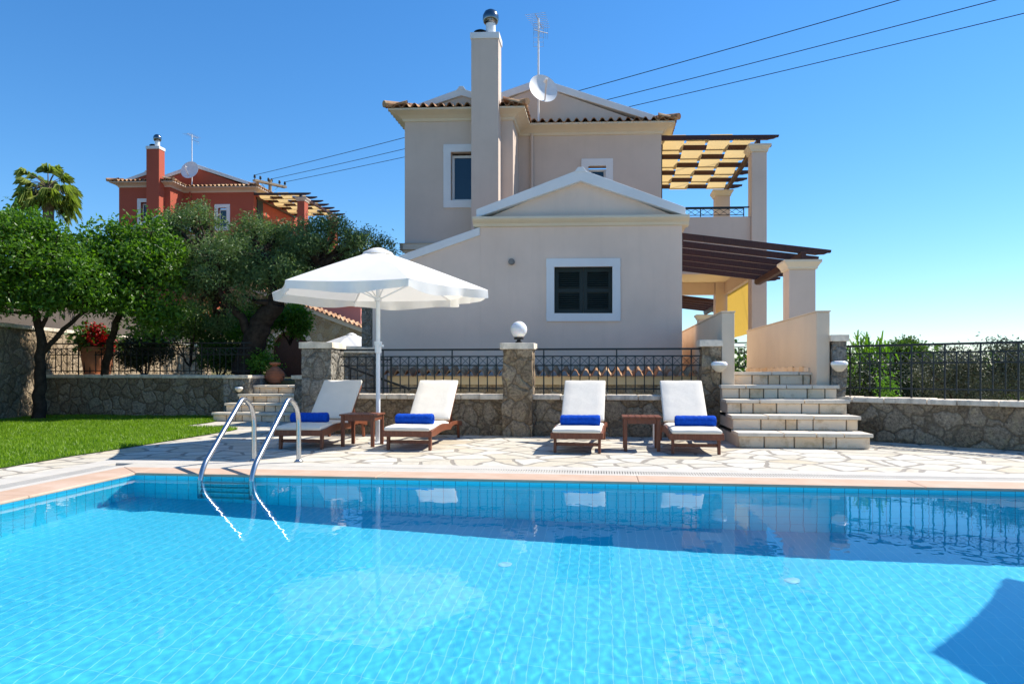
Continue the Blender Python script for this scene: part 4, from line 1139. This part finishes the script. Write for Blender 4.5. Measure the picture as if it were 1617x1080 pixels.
# olive tree
t3 = A_(388,594,16.6)
cl = []
for (px, py, Y, rx, rz, k, sd_) in ((300,378,16.6,.85,.75,8,11),(285,450,16.2,.75,.7,7,12),(352,425,16.2,.95,.8,9,13),(430,385,16.6,1.0,.72,9,14),(520,385,17,.95,.6,8,15),(575,385,17.2,.62,.42,6,16),(455,440,16.6,.95,.6,8,17),(400,480,16.3,.6,.4,5,18),(330,500,16.6,.6,.5,5,19),(612,402,17.6,.25,.2,3,20),(310,330,16.8,.32,.28,4,21)):
    cl += sub_clumps(A_(px,py,Y), (rx,rx*.95,rz), k, sd_, .46)
tree('olive_tree', 'spreading grey green olive tree with a thick dark leaning trunk', 'tree', t3,
     [([t3, A_(395,560,16.6), A_(412,510,16.5), A_(437,478,16.4)], .33, .19), ([A_(402,545,16.6), A_(380,500,16.4), A_(352,470,16.3), A_(340,430,16.3)], .12, .05), ([A_(425,495,16.5), A_(455,455,16.7), A_(500,420,16.9)], .13, .06), ([A_(430,490,16.4), A_(430,440,16.4), A_(410,400,16.5)], .12, .05)],
     cl, 52000, .085, .022, M['olive_leaf'], M['bark'], 31, shell=.35, up=.1)
# shrubs on the upper garden behind the left fence
def shrub(name, label, base, clumps, n, L, wd, mat, seed, cat='shrub', **kw):
    r = thing(name, label, cat, base, 'garden trees and shrubs')
    m = MB()
    for i, (c, rd) in enumerate(clumps[:6]): limb(m, [base, tuple(Vector(base).lerp(Vector(c),.6)), c], .022, .008, 5, .03, seed+i)
    m.build('stems', M['bark'], r)
    m = MB(); leaves(m, clumps, n, L, wd, seed, **kw); m.build('foliage', mat, r, flip=True); return r
for i, (px, py, Y, rx, rz, mt, lab) in enumerate(((300,520,17.6,.95,.75,'bush_leaf','dark leafy shrub behind the left fence, left of the olive trunk'),
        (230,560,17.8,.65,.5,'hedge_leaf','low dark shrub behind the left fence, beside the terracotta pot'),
        (345,565,17.4,.5,.45,'bush_leaf','small shrub at the foot of the olive trunk behind the fence'),
        (458,508,18.5,.42,.45,'fresh_leaf','bright green shrub in front of the arched stone wall'),
        (385,525,18.2,.75,.6,'fresh_leaf','light green shrub behind the trunk of the olive tree'),
        (418,580,16.4,.32,.30,'fresh_leaf','small light green plant at the top of the left stairs'))):
    c = A_(px,py,Y); b_ = (c[0],c[1],max(.72,c[2]-rz-.15))
    shrub('garden_shrub', lab, b_, sub_clumps(c,(rx,rx,rz),9,60+i,.5), 6500 if rx > .4 else 1600, .08, .035, M[mt], 70+i, up=.3)
c = A_(100,512,24); shrub('ivy_clump', 'rambling dark creeper hanging over the plaster bank wall on the left', (c[0],c[1],2.2), sub_clumps(A_(60,470,19),(1.2,.6,.5),7,91,.5)+sub_clumps(A_(170,500,22),(1.6,.6,.5),8,92,.5)+sub_clumps(A_(265,515,24),(1.5,.6,.6),8,93,.5), 7000, .1, .05, M['bush_leaf'], 94, cat='creeper')
# fan palm behind
pb = A_(74,375,31); r = thing('fan_palm', 'tall fan palm against the sky behind the citrus trees', 'palm tree', (pb[0],pb[1],2.0), 'garden trees and shrubs')
top = Vector(A_(76,296,31)); m = MB(); limb(m, [(pb[0],pb[1],2.0), (pb[0]+.05,31,5), tuple(top)], .27, .20, 12, .02, 3); m.build('trunk', M['pale_bark'], r, smooth=True)
rg = random.Random(12); m = MB(); st = MB()
for k in range(54):
    a = rg.uniform(0,6.283); e = rg.choice([rg.uniform(-.95,-.3), rg.uniform(-.5,.3), rg.uniform(-.1,1.25)]); d = Vector((math.cos(a)*math.cos(e), math.sin(a)*math.cos(e), math.sin(e)))
    Lp = rg.uniform(.6,1.0); hub = top + d*Lp + Vector((0,0,-.10*Lp)); st.tube([tuple(top), tuple(top+d*Lp*.5+Vector((0,0,.03))), tuple(hub)], [.022,.018,.012], 5, True)
    side = d.cross(Vector((0,0,1))).normalized(); nrm = side.cross(d)
    for j in range(19):
        b_ = -1.25+2.5*j/18; f = (d*math.cos(b_)+side*math.sin(b_)); Ls = rg.uniform(.5,.66)*(1-.22*abs(b_)/1.25)
        tip = hub+f*Ls+Vector((0,0,-.55*Ls*(.5+rg.random()))); mid = hub+f*Ls*.6+nrm*.02; w_ = side*math.cos(b_)*.024 - d*math.sin(b_)*.024
        m.add([hub, mid+w_, tip, mid-w_], [(0,1,2),(0,2,3)], True)
for k in range(60):                             # dry skirt under the crown
    a = rg.uniform(0,6.283); q = Vector((math.cos(a),math.sin(a),0)); p0 = top+q*.2+Vector((0,0,-.05)); p1 = top+q*rg.uniform(.3,.6)+Vector((0,0,-rg.uniform(.4,.95))); w_ = q.cross(Vector((0,0,1)))*.03
    m.add([p0, (p0+p1)/2+w_, p1, (p0+p1)/2-w_], [(0,1,2),(0,2,3)], True)
st.build('leaf_stalks', M['pale_bark'], r); m.build('fronds', M['palm_leaf'], r, flip=True)

# ------------------------------------------------------------------ right side planting beyond the fence
def blades(mb, base, n, L, wd, seed, spread=.9):
    rg = random.Random(seed)
    for k in range(n):
        a = rg.uniform(0,6.283); e = rg.uniform(.5,1.45); d = Vector((math.cos(a)*math.cos(e)*spread, math.sin(a)*math.cos(e)*spread, math.sin(e)))
        o = Vector(base)+Vector((rg.gauss(0,.24),rg.gauss(0,.24),rg.uniform(-.5,.5))); l = L*rg.uniform(.6,1.1)
        s_ = d.cross(Vector((0,0,1))).normalized()*wd
        p1 = o+d*l*.45; p2 = o+d*l*.8+Vector((0,0,-.06*l)); p3 = o+d*l+Vector((0,0,-.2*l))
        mb.add([o-s_*.4, o+s_*.4, p1+s_, p1-s_, p2+s_*.7, p2-s_*.7, p3], [(0,1,2,3),(3,2,4,5),(5,4,6)], True)
c = A_(1368,575,15.5); r = thing('spiky_plant', 'bright green spiky plant just right of the stairs behind the fence', 'plant', (c[0],c[1],-.1), 'garden trees and shrubs')
m = MB(); blades(m, (c[0],c[1],c[2]-.1), 420, .46, .02, 5); m.build('leaves', M['citrus_leaf'], r, flip=True)
m = MB(); limb(m, [(c[0],c[1],-.1),(c[0],c[1],c[2])], .06, .04, 8, .02, 2); m.build('stem', M['bark'], r)
c = A_(1430,560,21); tree('round_tree', 'small round topped tree beyond the right fence against the sky', 'tree', (c[0],c[1],-.6), [([(c[0],c[1],-.6),(c[0],c[1],.8)], .09, .05)], sub_clumps(A_(1430,560,21),(.62,.6,.42),12,41,.5)+[(A_(1428,590,21),(.6,.6,.4))], 7200, .09, .05, M['bush_leaf'], M['bark'], 44)
cl = []
for k in range(10):
    cl.append(((6.9+.33*k, 14.4+.12*k, .74+.06*math.sin(k*2.1)), (.38,.42,.42))); cl.append(((6.9+.33*k, 14.3+.1*k, .22), (.4,.45,.45)))
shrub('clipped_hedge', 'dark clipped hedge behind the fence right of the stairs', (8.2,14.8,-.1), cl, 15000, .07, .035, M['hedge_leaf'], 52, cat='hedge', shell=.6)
cl = []
for (px, py, Y, rx, rz, sd_) in ((1500,580,13.2,.55,.42,1),(1560,575,12.6,.6,.48,2),(1620,585,12.0,.6,.45,3),(1480,605,13.4,.45,.35,4),(1690,585,11.6,.8,.5,6),(1530,610,12.8,.6,.4,7),(1590,612,12.2,.6,.4,8)):
    cl += sub_clumps(A_(px,py,Y),(rx,rx,rz),6,sd_,.5)
b_ = A_(1545,640,12.6); shrub('olive_bush', 'wide grey green olive bush behind the long fence at the right edge', (b_[0],b_[1],-.1), cl, 21000, .065, .019, M['dusty_olive'], 57, cat='bush', shell=.35)
c = A_(1400,612,12.9); shrub('fence_weed', 'small pale green weed growing behind the fence, left of the olive bush', (c[0],c[1],.05), [((c[0],c[1],c[2]-.05),(.16,.16,.22)),((c[0],c[1],c[2]+.12),(.08,.08,.16))], 420, .08, .02, M['fresh_leaf'], 58, cat='weed')
# far trees: one wood along the foot of the slope
cl = []
rg = random.Random(77)
for k in range(46):
    x = 14+k*1.55; cl.append(((x, 46-.25*k+rg.uniform(-3,3), .2+rg.uniform(-.3,.6)), (1.6+rg.random(),1.6,1.5+rg.random()*.7)))
for k in range(16): cl.append(((4+k*.8, 44+rg.uniform(-2,2), .6+rg.uniform(-.3,.5)), (1.2,1.4,1.6)))
m = MB(); leaves(m, cl, 26000, .34, .2, 99, shell=.6); struct(m.build('far_wood', M['bush_leaf'], flip=True), 'stuff')
cl = []
for k in range(9): cl += sub_clumps(A_(60+k*55, 425+rg.uniform(-15,25), 27+rg.uniform(-1,2)), (1.6,1.3,1.1), 3, 200+k, .6)
m = MB(); leaves(m, cl, 15000, .17, .09, 101, shell=.5); struct(m.build('hillside_scrub', M['bush_leaf'], flip=True), 'stuff')

# terracotta pots
p = A_(154,592,16.9); p = (p[0],p[1],.86); r = thing('flower_pot', 'big terracotta pot with red flowers behind the left fence', 'flower pot', p, None)
m = MB(); m.lathe(p, [(.24,0),(.27,.05),(.335,.45),(.34,.58),(.325,.6),(.385,.605),(.39,.70),(.37,.715),(.33,.715),(.32,.66)], 32); m.build('pot', M['terracotta'], r, smooth=40)
c = (p[0],p[1],p[2]+.85); m = MB(); leaves(m, sub_clumps(c,(.36,.36,.28),7,5,.5), 900, .12, .07, 6); m.build('foliage', M['bush_leaf'], r, flip=True)
for i, q in enumerate(sub_clumps((c[0]+.12,c[1]-.2,c[2]+.05),(.30,.2,.28),8,15,.35)):
    m = MB(); leaves(m, [q], 48, .085, .07, 16+i); m.build('flower_cluster', M['red_petal'], r, flip=True)
p = A_(434,608,16.3); p = (p[0],p[1],.74); r = thing('ribbed_jar', 'ribbed terracotta jar lying at the top of the left stairs', 'jar', p)
m = MB(); prof = []
for i in range(25):
    t = i/24; prof.append((.05+.16*math.sin(math.pi*min(1,t*1.05+.06))**.8+.020*(i % 2), .52*t))
prof = [(a_, z_*.8) for a_, z_ in prof]; m.lathe(p, prof, 28); m.build('body', M['terracotta'], r, smooth=30)
m = MB(); m.lathe((p[0],p[1],p[2]+.412), [(.10,0),(.13,.03),(.12,.06),(.09,.055)], 24); m.build('rim', M['terracotta'], r, smooth=40)
# ------------------------------------------------------------------ loungers, tables, towels, parasols, ladder
TANG = -math.atan2(.1219,.9925)
def make_lounger():
    r = thing('sun_lounger', '', 'sun lounger', (0,0,0), 'teak sun loungers by the pool')
    W = .305
    # curved side rails: x across, y from the foot end to the head end
    for s in (-1, 1):
        x0 = s*W; top = []; bot = []
        for i in range(25):
            t = i/24; y = 2.02*t
            zt = .255+.045*math.sin(math.pi*min(1,max(0,(t-.02)/.62)))**1.4 if t < .6 else .285-.035*((t-.6)/.4) + .012*math.sin(math.pi*(t-.6)/.4)
            zb = zt-.085 - .012*math.sin(math.pi*2*t) if .06 < t < .95 else zt-.075
            if .62 < t < .94: zb = zt-.07+.02*math.sin(math.pi*(t-.62)/.32)
            top.append((y,zt)); bot.append((y,zb))
        m = MB(); m.prism(top+bot[::-1], 'u', x0-.014, x0+.014); m.build('side_rail', M['teak'], r, bevel=.004)
        for (y, zt, tilt) in ((.13,.22,-.02), (1.93,.22,.05)):
            m = MB(); xi = x0 - s*.032
            m.hexa([(xi-.017,y-.03+tilt,0),(xi+.017,y-.03+tilt,0),(xi+.017,y+.03+tilt,0),(xi-.017,y+.03+tilt,0),(xi-.017,y-.038,zt),(xi+.017,y-.038,zt),(xi+.017,y+.038,zt),(xi-.017,y+.038,zt)])
            m.build('leg', M['teak'], r, bevel=.004)
    m = MB(); m.box(-W+.014,W-.014,.0,.03,.18,.255); m.build('foot_rail', M['teak'], r, bevel=.004)
    m = MB(); m.box(-W+.05,W-.05,.12,.15,.085,.125); m.build('stretcher', M['teak'], r)
    m = MB(); m.box(-W+.014,W-.014,1.98,2.01,.18,.25); m.build('head_rail', M['teak'], r)
    m = MB(); y = .045
    while y < 1.17: m.box(-W+.016,W-.016,y,y+.055,.236,.250); y += .085
    m.build('seat_slats', M['teak'], r)
    hy, hz, L, an = 1.19, .262, .83, R(39.5)
    ca, sa = math.cos(an), math.sin(an); P = lambda d, n: (hy+d*ca-n*sa, hz+d*sa+n*ca)
    m = MB()
    for s in (-1,1):
        q = [P(0,-.02),P(L,-.02),P(L,.012),P(0,.012)]
        m.prism(q, 'u', s*.265-.02, s*.265+.02)
    d = .03
    while d < L-.05:
        q = [P(d,.013),P(d+.055,.013),P(d+.055,.026),P(d,.026)]; m.prism(q, 'u', -.285, .285); d += .085
    m.build('back_frame', M['teak'], r)
    m = MB(); a_ = P(.5,-.02); m.bar((-.2,a_[0],a_[1]),(-.2,1.86,.2),.028,raw=True); m.bar((.2,a_[0],a_[1]),(.2,1.86,.2),.028,raw=True); m.bar((-.2,1.86,.2),(.2,1.86,.2),.026,raw=True)
    m.build('prop_stay', M['teak'], r)
    # mattress in two padded sections
    def pad(pts_fn, L, name, seed):
        nx, ny = 10, max(6, int(L/.06)); hw = .298; th = .062; vs=[]; fs=[]
        def p(i, j, top):
            x = -hw+2*hw*i/nx; t = j/ny
            ed = min(1, min(i, nx-i)/1.2, min(j, ny-j)/1.2); puff = .72+.28*ed**.5
            wob = .005*noise.noise(Vector((x*7+seed, t*L*7, 0)))
            n = (.0 if not top else th*puff+wob)
            dd = L*t
            if not top: dd = min(max(dd,.006),L-.006)
            return (x*(1 if top else .99), *pts_fn(dd, n))
        idx = {}
        for top in (0,1):
            for j in range(ny+1):
                for i in range(nx+1): idx[(i,j,top)] = len(vs); vs.append(p(i,j,top))
        for j in range(ny):
            for i in range(nx):
                fs.append((idx[i,j,1],idx[i+1,j,1],idx[i+1,j+1,1],idx[i,j+1,1])); fs.append((idx[i,j,0],idx[i,j+1,0],idx[i+1,j+1,0],idx[i+1,j,0]))
        for j in range(ny): fs.append((idx[0,j,0],idx[0,j,1],idx[0,j+1,1],idx[0,j+1,0])); fs.append((idx[nx,j,0],idx[nx,j+1,0],idx[nx,j+1,1],idx[nx,j,1]))
        for i in range(nx): fs.append((idx[i,0,0],idx[i+1,0,0],idx[i+1,0,1],idx[i,0,1])); fs.append((idx[i,ny,0],idx[i,ny,1],idx[i+1,ny,1],idx[i+1,ny,0]))
        m = MB(); m.add(vs, fs, True); o = m.build(name, M['mattress'], r, smooth=75)
        b = o.modifiers.new('Bevel','BEVEL'); b.width = .016; b.segments = 3; b.limit_method = 'ANGLE'; b.angle_limit = R(50)
        return o
    pad(lambda d, n: (-.012+d, .2515+n+.012*math.sin(math.pi*d/1.17)), 1.165, 'seat_pad', 1)
    pad(lambda d, n: P(.03+d, .028+n), .85, 'back_pad', 5)
    return r
lg = make_lounger()
spots = [((-2.735,9.30), -2, 'sun lounger in the parasol shade, leftmost of the four'),
         ((-1.325,9.17), 0, 'sun lounger just right of the white parasol pole'),
         ((.785,8.86), 2, 'sun lounger just left of the small table with the white tube'),
         ((2.215,8.72), 0, 'sun lounger nearest the right stone stairs')]
lounger_dirs = []
for i, ((x, y), a, lab) in enumerate(spots):
    o = lg if i == 0 else copy_tree(lg)
    o.location = (x, y, .001); o.rotation_euler = (0,0,TANG+R(-a)); o['label'] = lab
    lounger_dirs.append((x, y, TANG+R(-a)))
spots_l = [s[2] for s in spots]

# rolled blue towels
def make_towel():
    m = MB(); N = 34; Lh = .25; vs=[]; fs=[]; turns = 60
    rng_ = random.Random(8); rings = []
    for j in range(N+1):
        t = j/N; x = -Lh+2*Lh*t
        e = min(1, min(t,1-t)*N/1.6); k = .86+.14*e**.5
        ring_ = []
        for i in range(40):
            a_ = 2*math.pi*i/40
            rr = .069*k*(1+.03*noise.noise(Vector((x*6,math.cos(a_)*2,math.sin(a_)*2)))) + .004*noise.noise(Vector((x*30,a_*3,1)))
            if i == 8: rr += .006                # the outer edge of the roll
            z = rr*math.sin(a_); z = max(z, -.058)
            ring_.append((x, rr*math.cos(a_)*1.06, z+.058))
        rings.append(ring_)
    vs = [p for q in rings for p in q]
    for j in range(N):
        for i in range(40): fs.append((j*40+i, j*40+(i+1)%40, (j+1)*40+(i+1)%40, (j+1)*40+i))
    m.add(vs, fs, True)
    for j, x in ((0,-Lh),(N,Lh)):               # spiral end: concentric steps
        prev = [j*40+i for i in range(40)]
        for q, (f_, dx) in enumerate(((.84,0),(.80,.012),(.60,.010),(.56,-.004),(.36,0),(.32,.010),(.12,.006))):
            base = len(m.v)
            for i in range(40):
                p = rings[j][i]; m.v.append((x-(dx if x > 0 else -dx), p[1]*f_, .058+(p[2]-.058)*f_))
            for i in range(40): m.f.append((prev[i], prev[(i+1)%40], base+(i+1)%40, base+i))
            prev = [base+i for i in range(40)]
        m.f.append(tuple(prev))
    return m.build('rolled_towel', M['towel'], smooth=60)
tw = make_towel()
tl = ['rolled blue towel on the leftmost sun lounger', 'rolled blue towel on the sun lounger right of the parasol pole', 'rolled blue towel on the sun lounger left of the small table with the white tube', 'rolled blue towel on the sun lounger nearest the right stairs']
offs = [(-.03,.50),(.01,.36),(.02,.40),(.03,.40)]
for i, (x, y, a) in enumerate(lounger_dirs):
    o = tw if i == 0 else tw.copy()
    if i: COL.objects.link(o)
    dx, dy = offs[i]; ca, sa = math.cos(a), math.sin(a)
    o.location = (x+dx*ca-dy*sa, y+dx*sa+dy*ca, .322); o.rotation_euler = (0,0,a+R([3,-2,1,0][i]))
    tag(o, tl[i], 'towel', 'rolled blue towels on the loungers')

# small teak tables
def make_table():
    r = thing('side_table', '', 'side table', (0,0,0), 'small teak tables between the loungers')
    h = .435; w_ = .225
    m = MB()
    for k in range(6):
        a = -w_-.02+(2*w_+.04)*k/6; m.box(a+.002, a+(2*w_+.04)/6-.003, -w_-.02, w_+.02, h-.024, h)
    m.build('tabletop', M['teak'], r, bevel=.004)
    for sx in (-1,1):
        for sy in (-1,1):
            m = MB(); m.box(sx*(w_-.02)-.022, sx*(w_-.02)+.022, sy*(w_-.02)-.022, sy*(w_-.02)+.022, 0, h-.0245); m.build('leg', M['teak'], r, bevel=.004)
    m = MB()
    for s in (-1,1):
        m.box(-w_+.045,w_-.045,s*(w_-.02)-.011,s*(w_-.02)+.011,h-.09,h-.0245); m.box(s*(w_-.02)-.011,s*(w_-.02)+.011,-w_+.045,w_-.045,h-.09,h-.0245)
    m.build('apron', M['teak'], r)
    return r
tb = make_table(); tb.location = (-2.03,9.90,.001); tb.rotation_euler = (0,0,TANG); tb['label'] = 'small teak table beside the parasol pole, between the two left loungers'
t2 = copy_tree(tb); t2.location = (1.66,9.36,.001); t2.rotation_euler = (0,0,TANG); t2['label'] = 'small teak table with a white tube behind it, between the two right loungers'

# parasol tube without its parasol
p = (1.91,9.70,.001); r = thing('parasol_stand', 'empty white parasol tube standing behind the right small table', 'parasol stand', p)
m = MB(); m.tube([p,(p[0],p[1],.42)], .034, 16, True); m.build('tube', M['white_paint'], r, smooth=True)
m = MB(); m.lathe(p, [(.09,.0),(.09,.012),(.045,.02),(.04,.03)], 20); m.build('foot_plate', M['white_paint'], r, smooth=40)

# parasols
def make_parasol():
    r = thing('parasol', '', 'parasol', (0,0,0), 'white canvas parasols')
    m = MB(); m.tube([(0,0,0),(0,0,2.66)], .030, 18, True); m.build('pole', M['white_paint'], r, smooth=True)
    m = MB(); m.lathe((0,0,1.26), [(.036,0),(.046,.01),(.046,.1),(.056,.12),(.056,.16),(.036,.165)], 18); m.bar((.03,-.03,1.36),(.09,-.06,1.36),.03,raw=True); m.build('clamp', M['white_paint'], r, smooth=40)
    m = MB(); m.tube([(0,0,0),(0,0,.32)], .037, 16, True); m.lathe((0,0,0), [(.14,.0),(.14,.012),(.05,.02)], 24); m.build('foot', M['white_paint'], r, smooth=40)
    Rr, zr, za = 1.55, 2.125, 2.70; K = 6; NR = 14; NS = 8
    def surf(k, f, t):    # panel k, f across it, t from the tip to the rim
        a0 = 2*math.pi*k/K; a1 = 2*math.pi*(k+1)/K
        p0 = Vector((math.cos(a0), math.sin(a0),0)); p1 = Vector((math.cos(a1), math.sin(a1),0)); q = p0.lerp(p1, f)
        s_ = 4*f*(1-f)
        q = q*(Rr*t*(1-.035*s_*t)); z = za-(za-zr)*(t**1.06) - .018*s_*t*t
        return Vector((q.x,q.y,z))
    vs=[]; fs=[]; t0 = .10
    for k in range(K):
        o = len(vs)
        for i in range(NR+1):
            for j in range(NS+1): vs.append(surf(k, j/NS, t0+(1-t0)*i/NR))
        for i in range(NR):
            for j in range(NS): fs.append((o+i*(NS+1)+j, o+i*(NS+1)+j+1, o+(i+1)*(NS+1)+j+1, o+(i+1)*(NS+1)+j))
    m = MB(); m.add(vs, fs, True)
    can = m.build('canopy', M['canvas'], r, smooth=28)
    vs=[]; fs=[]; NV = 5; NS2 = 24                       # hanging valance with soft folds
    for k in range(K):
        o = len(vs)
        for i in range(NV+1):
            for j in range(NS2+1):
                f = j/NS2; p = surf(k, f, 1.0); a = math.atan2(p.y,p.x); d = i/NV
                L = .10+.04*(4*f*(1-f))*(.6+.8*noise.noise(Vector((k*2.7,f*1.5,5)))) + .012*math.sin(k*2.3+f*9)
                w = .055*d*math.sin(f*math.pi*6+k*1.7+2.2*noise.noise(Vector((k*1.3,f*3,2))))*(.3+.7*noise.noise(Vector((k*3.1,f*2,0)))+.3)
                out = -.02*d+w
                vs.append((p.x+math.cos(a)*out, p.y+math.sin(a)*out, p.z-L*d))
        for i in range(NV):
            for j in range(NS2): fs.append((o+i*(NS2+1)+j, o+i*(NS2+1)+j+1, o+(i+1)*(NS2+1)+j+1, o+(i+1)*(NS2+1)+j))
    m = MB(); m.add(vs, fs, True); m.build('valance', M['canvas'], can, smooth=60)
    vs=[]; fs=[]
    for i, (q, z) in enumerate(((.015,2.735),(.08,2.722),(.20,2.668),(.225,2.632))):
        for k in range(24):
            a = 2*math.pi*k/24; c = 1-.06*math.cos(3*a)**2; vs.append((q*c*math.cos(a), q*c*math.sin(a), z))
    for i in range(3):
        for k in range(24): fs.append((i*24+k, i*24+(k+1)%24, (i+1)*24+(k+1)%24, (i+1)*24+k))
    fs.append(tuple(range(24)))
    m = MB(); m.add(vs, fs, True); m.build('vent_cap', M['canvas'], can, smooth=40)
    for k in range(K):
        a = 2*math.pi*k/K; c, s_ = math.cos(a), math.sin(a)
        m = MB(); m.bar((.03*c,.03*s_,za-.05),(Rr*.995*c,Rr*.995*s_,zr-.018),.018,raw=True); rb = m.build('rib', M['white_paint'], r)
        m = MB(); m.bar((.035*c,.035*s_,2.02),(Rr*.52*c,Rr*.52*s_,za-(za-zr)*.52-.03),.014,raw=True); m.build('strut', M['white_paint'], rb)
    m = MB(); m.lathe((0,0,1.98), [(.034,0),(.05,.01),(.05,.06),(.034,.07)], 18); m.build('runner', M['white_paint'], r, smooth=40)
    return r
pz = make_parasol(); pz.location = (-1.875,10.2,.001); pz.rotation_euler = (0,0,R(-6)); pz['label'] = 'large white canvas parasol standing between the two left loungers'
p2 = copy_tree(pz); p2.location = (6.66,4.82,.001); p2.rotation_euler = (0,0,R(162-120)); p2['label'] = 'white parasol on the right pool deck that shades the pool corner'
p3 = copy_tree(pz); p3.scale = (.98,.98,.98); p3.location = (-6.83,31,-.02); p3.rotation_euler = (0,0,R(20)); p3['label'] = 'far white parasol in front of the arched stone wall'

# pool ladder
b = TF(-2.53,.95,0); r = thing('pool_ladder', 'polished steel pool ladder with two arched handrails at the left of the pool', 'pool ladder', b)
def arc_pts(P0, P1, P2, n=8):
    return [(1-t)**2*Vector(P0)+2*t*(1-t)*Vector(P1)+t*t*Vector(P2) for t in [i/n for i in range(n+1)]]
for u in (-3.02, -2.50):
    path = [Vector((u,1.0,.006)), Vector((u,1.0,.40))]
    path += arc_pts((u,1.0,.40),(u,1.0,.60),(u,.84,.675),7)[1:] + arc_pts((u,.84,.675),(u,.74,.735),(u,.66,.655),7)[1:]
    path += arc_pts((u,.01,.13),(u,-.095,.03),(u,-.10,-.10),8) + [Vector((u,-.10,-.35)), Vector((u,-.10,-.75)), Vector((u,-.10,-1.02)), Vector((u,-.04,-1.1))]
    m = MB(TF); m.tube([tuple(p) for p in path], .026, 16); o = m.build('handrail', M['steel'], r, smooth=True); o.cycles.is_caustics_receiver = False
    m = MB(TF); m.lathe((u,1.0,.005), [(.05,0),(.05,.008),(.031,.022),(.028,.03)], 24); m.build('flange', M['steel'], o, smooth=40)
for z in (-.20,-.46,-.72,-.98):
    m = MB(TF); m.box(-3.0,-2.52,-.155,-.055,z-.012,z+.012); m.build('rung', M['steel'], r, bevel=.004)
# pool fittings on the floor
for i, (u, v) in enumerate(((.10,-1.256),(2.19,-1.24))):
    p = (u, v, floor_z(u)+.001); m = MB(TF); m.lathe(p, [(.055,0),(.055,.006),(.04,.014),(.02,.016),(.005,.016)], 24)
    o = m.build('floor_inlet', plain('inlet_plastic', (.42,.74,.84), .5), smooth=40); o.cycles.is_caustics_receiver = True; move_origin(o, TF(*p)); tag(o, ['small white inlet on the pool floor below the globe lamp', 'small white inlet on the pool floor in front of the right stairs'][i], 'pool inlet', 'white pool floor inlets')
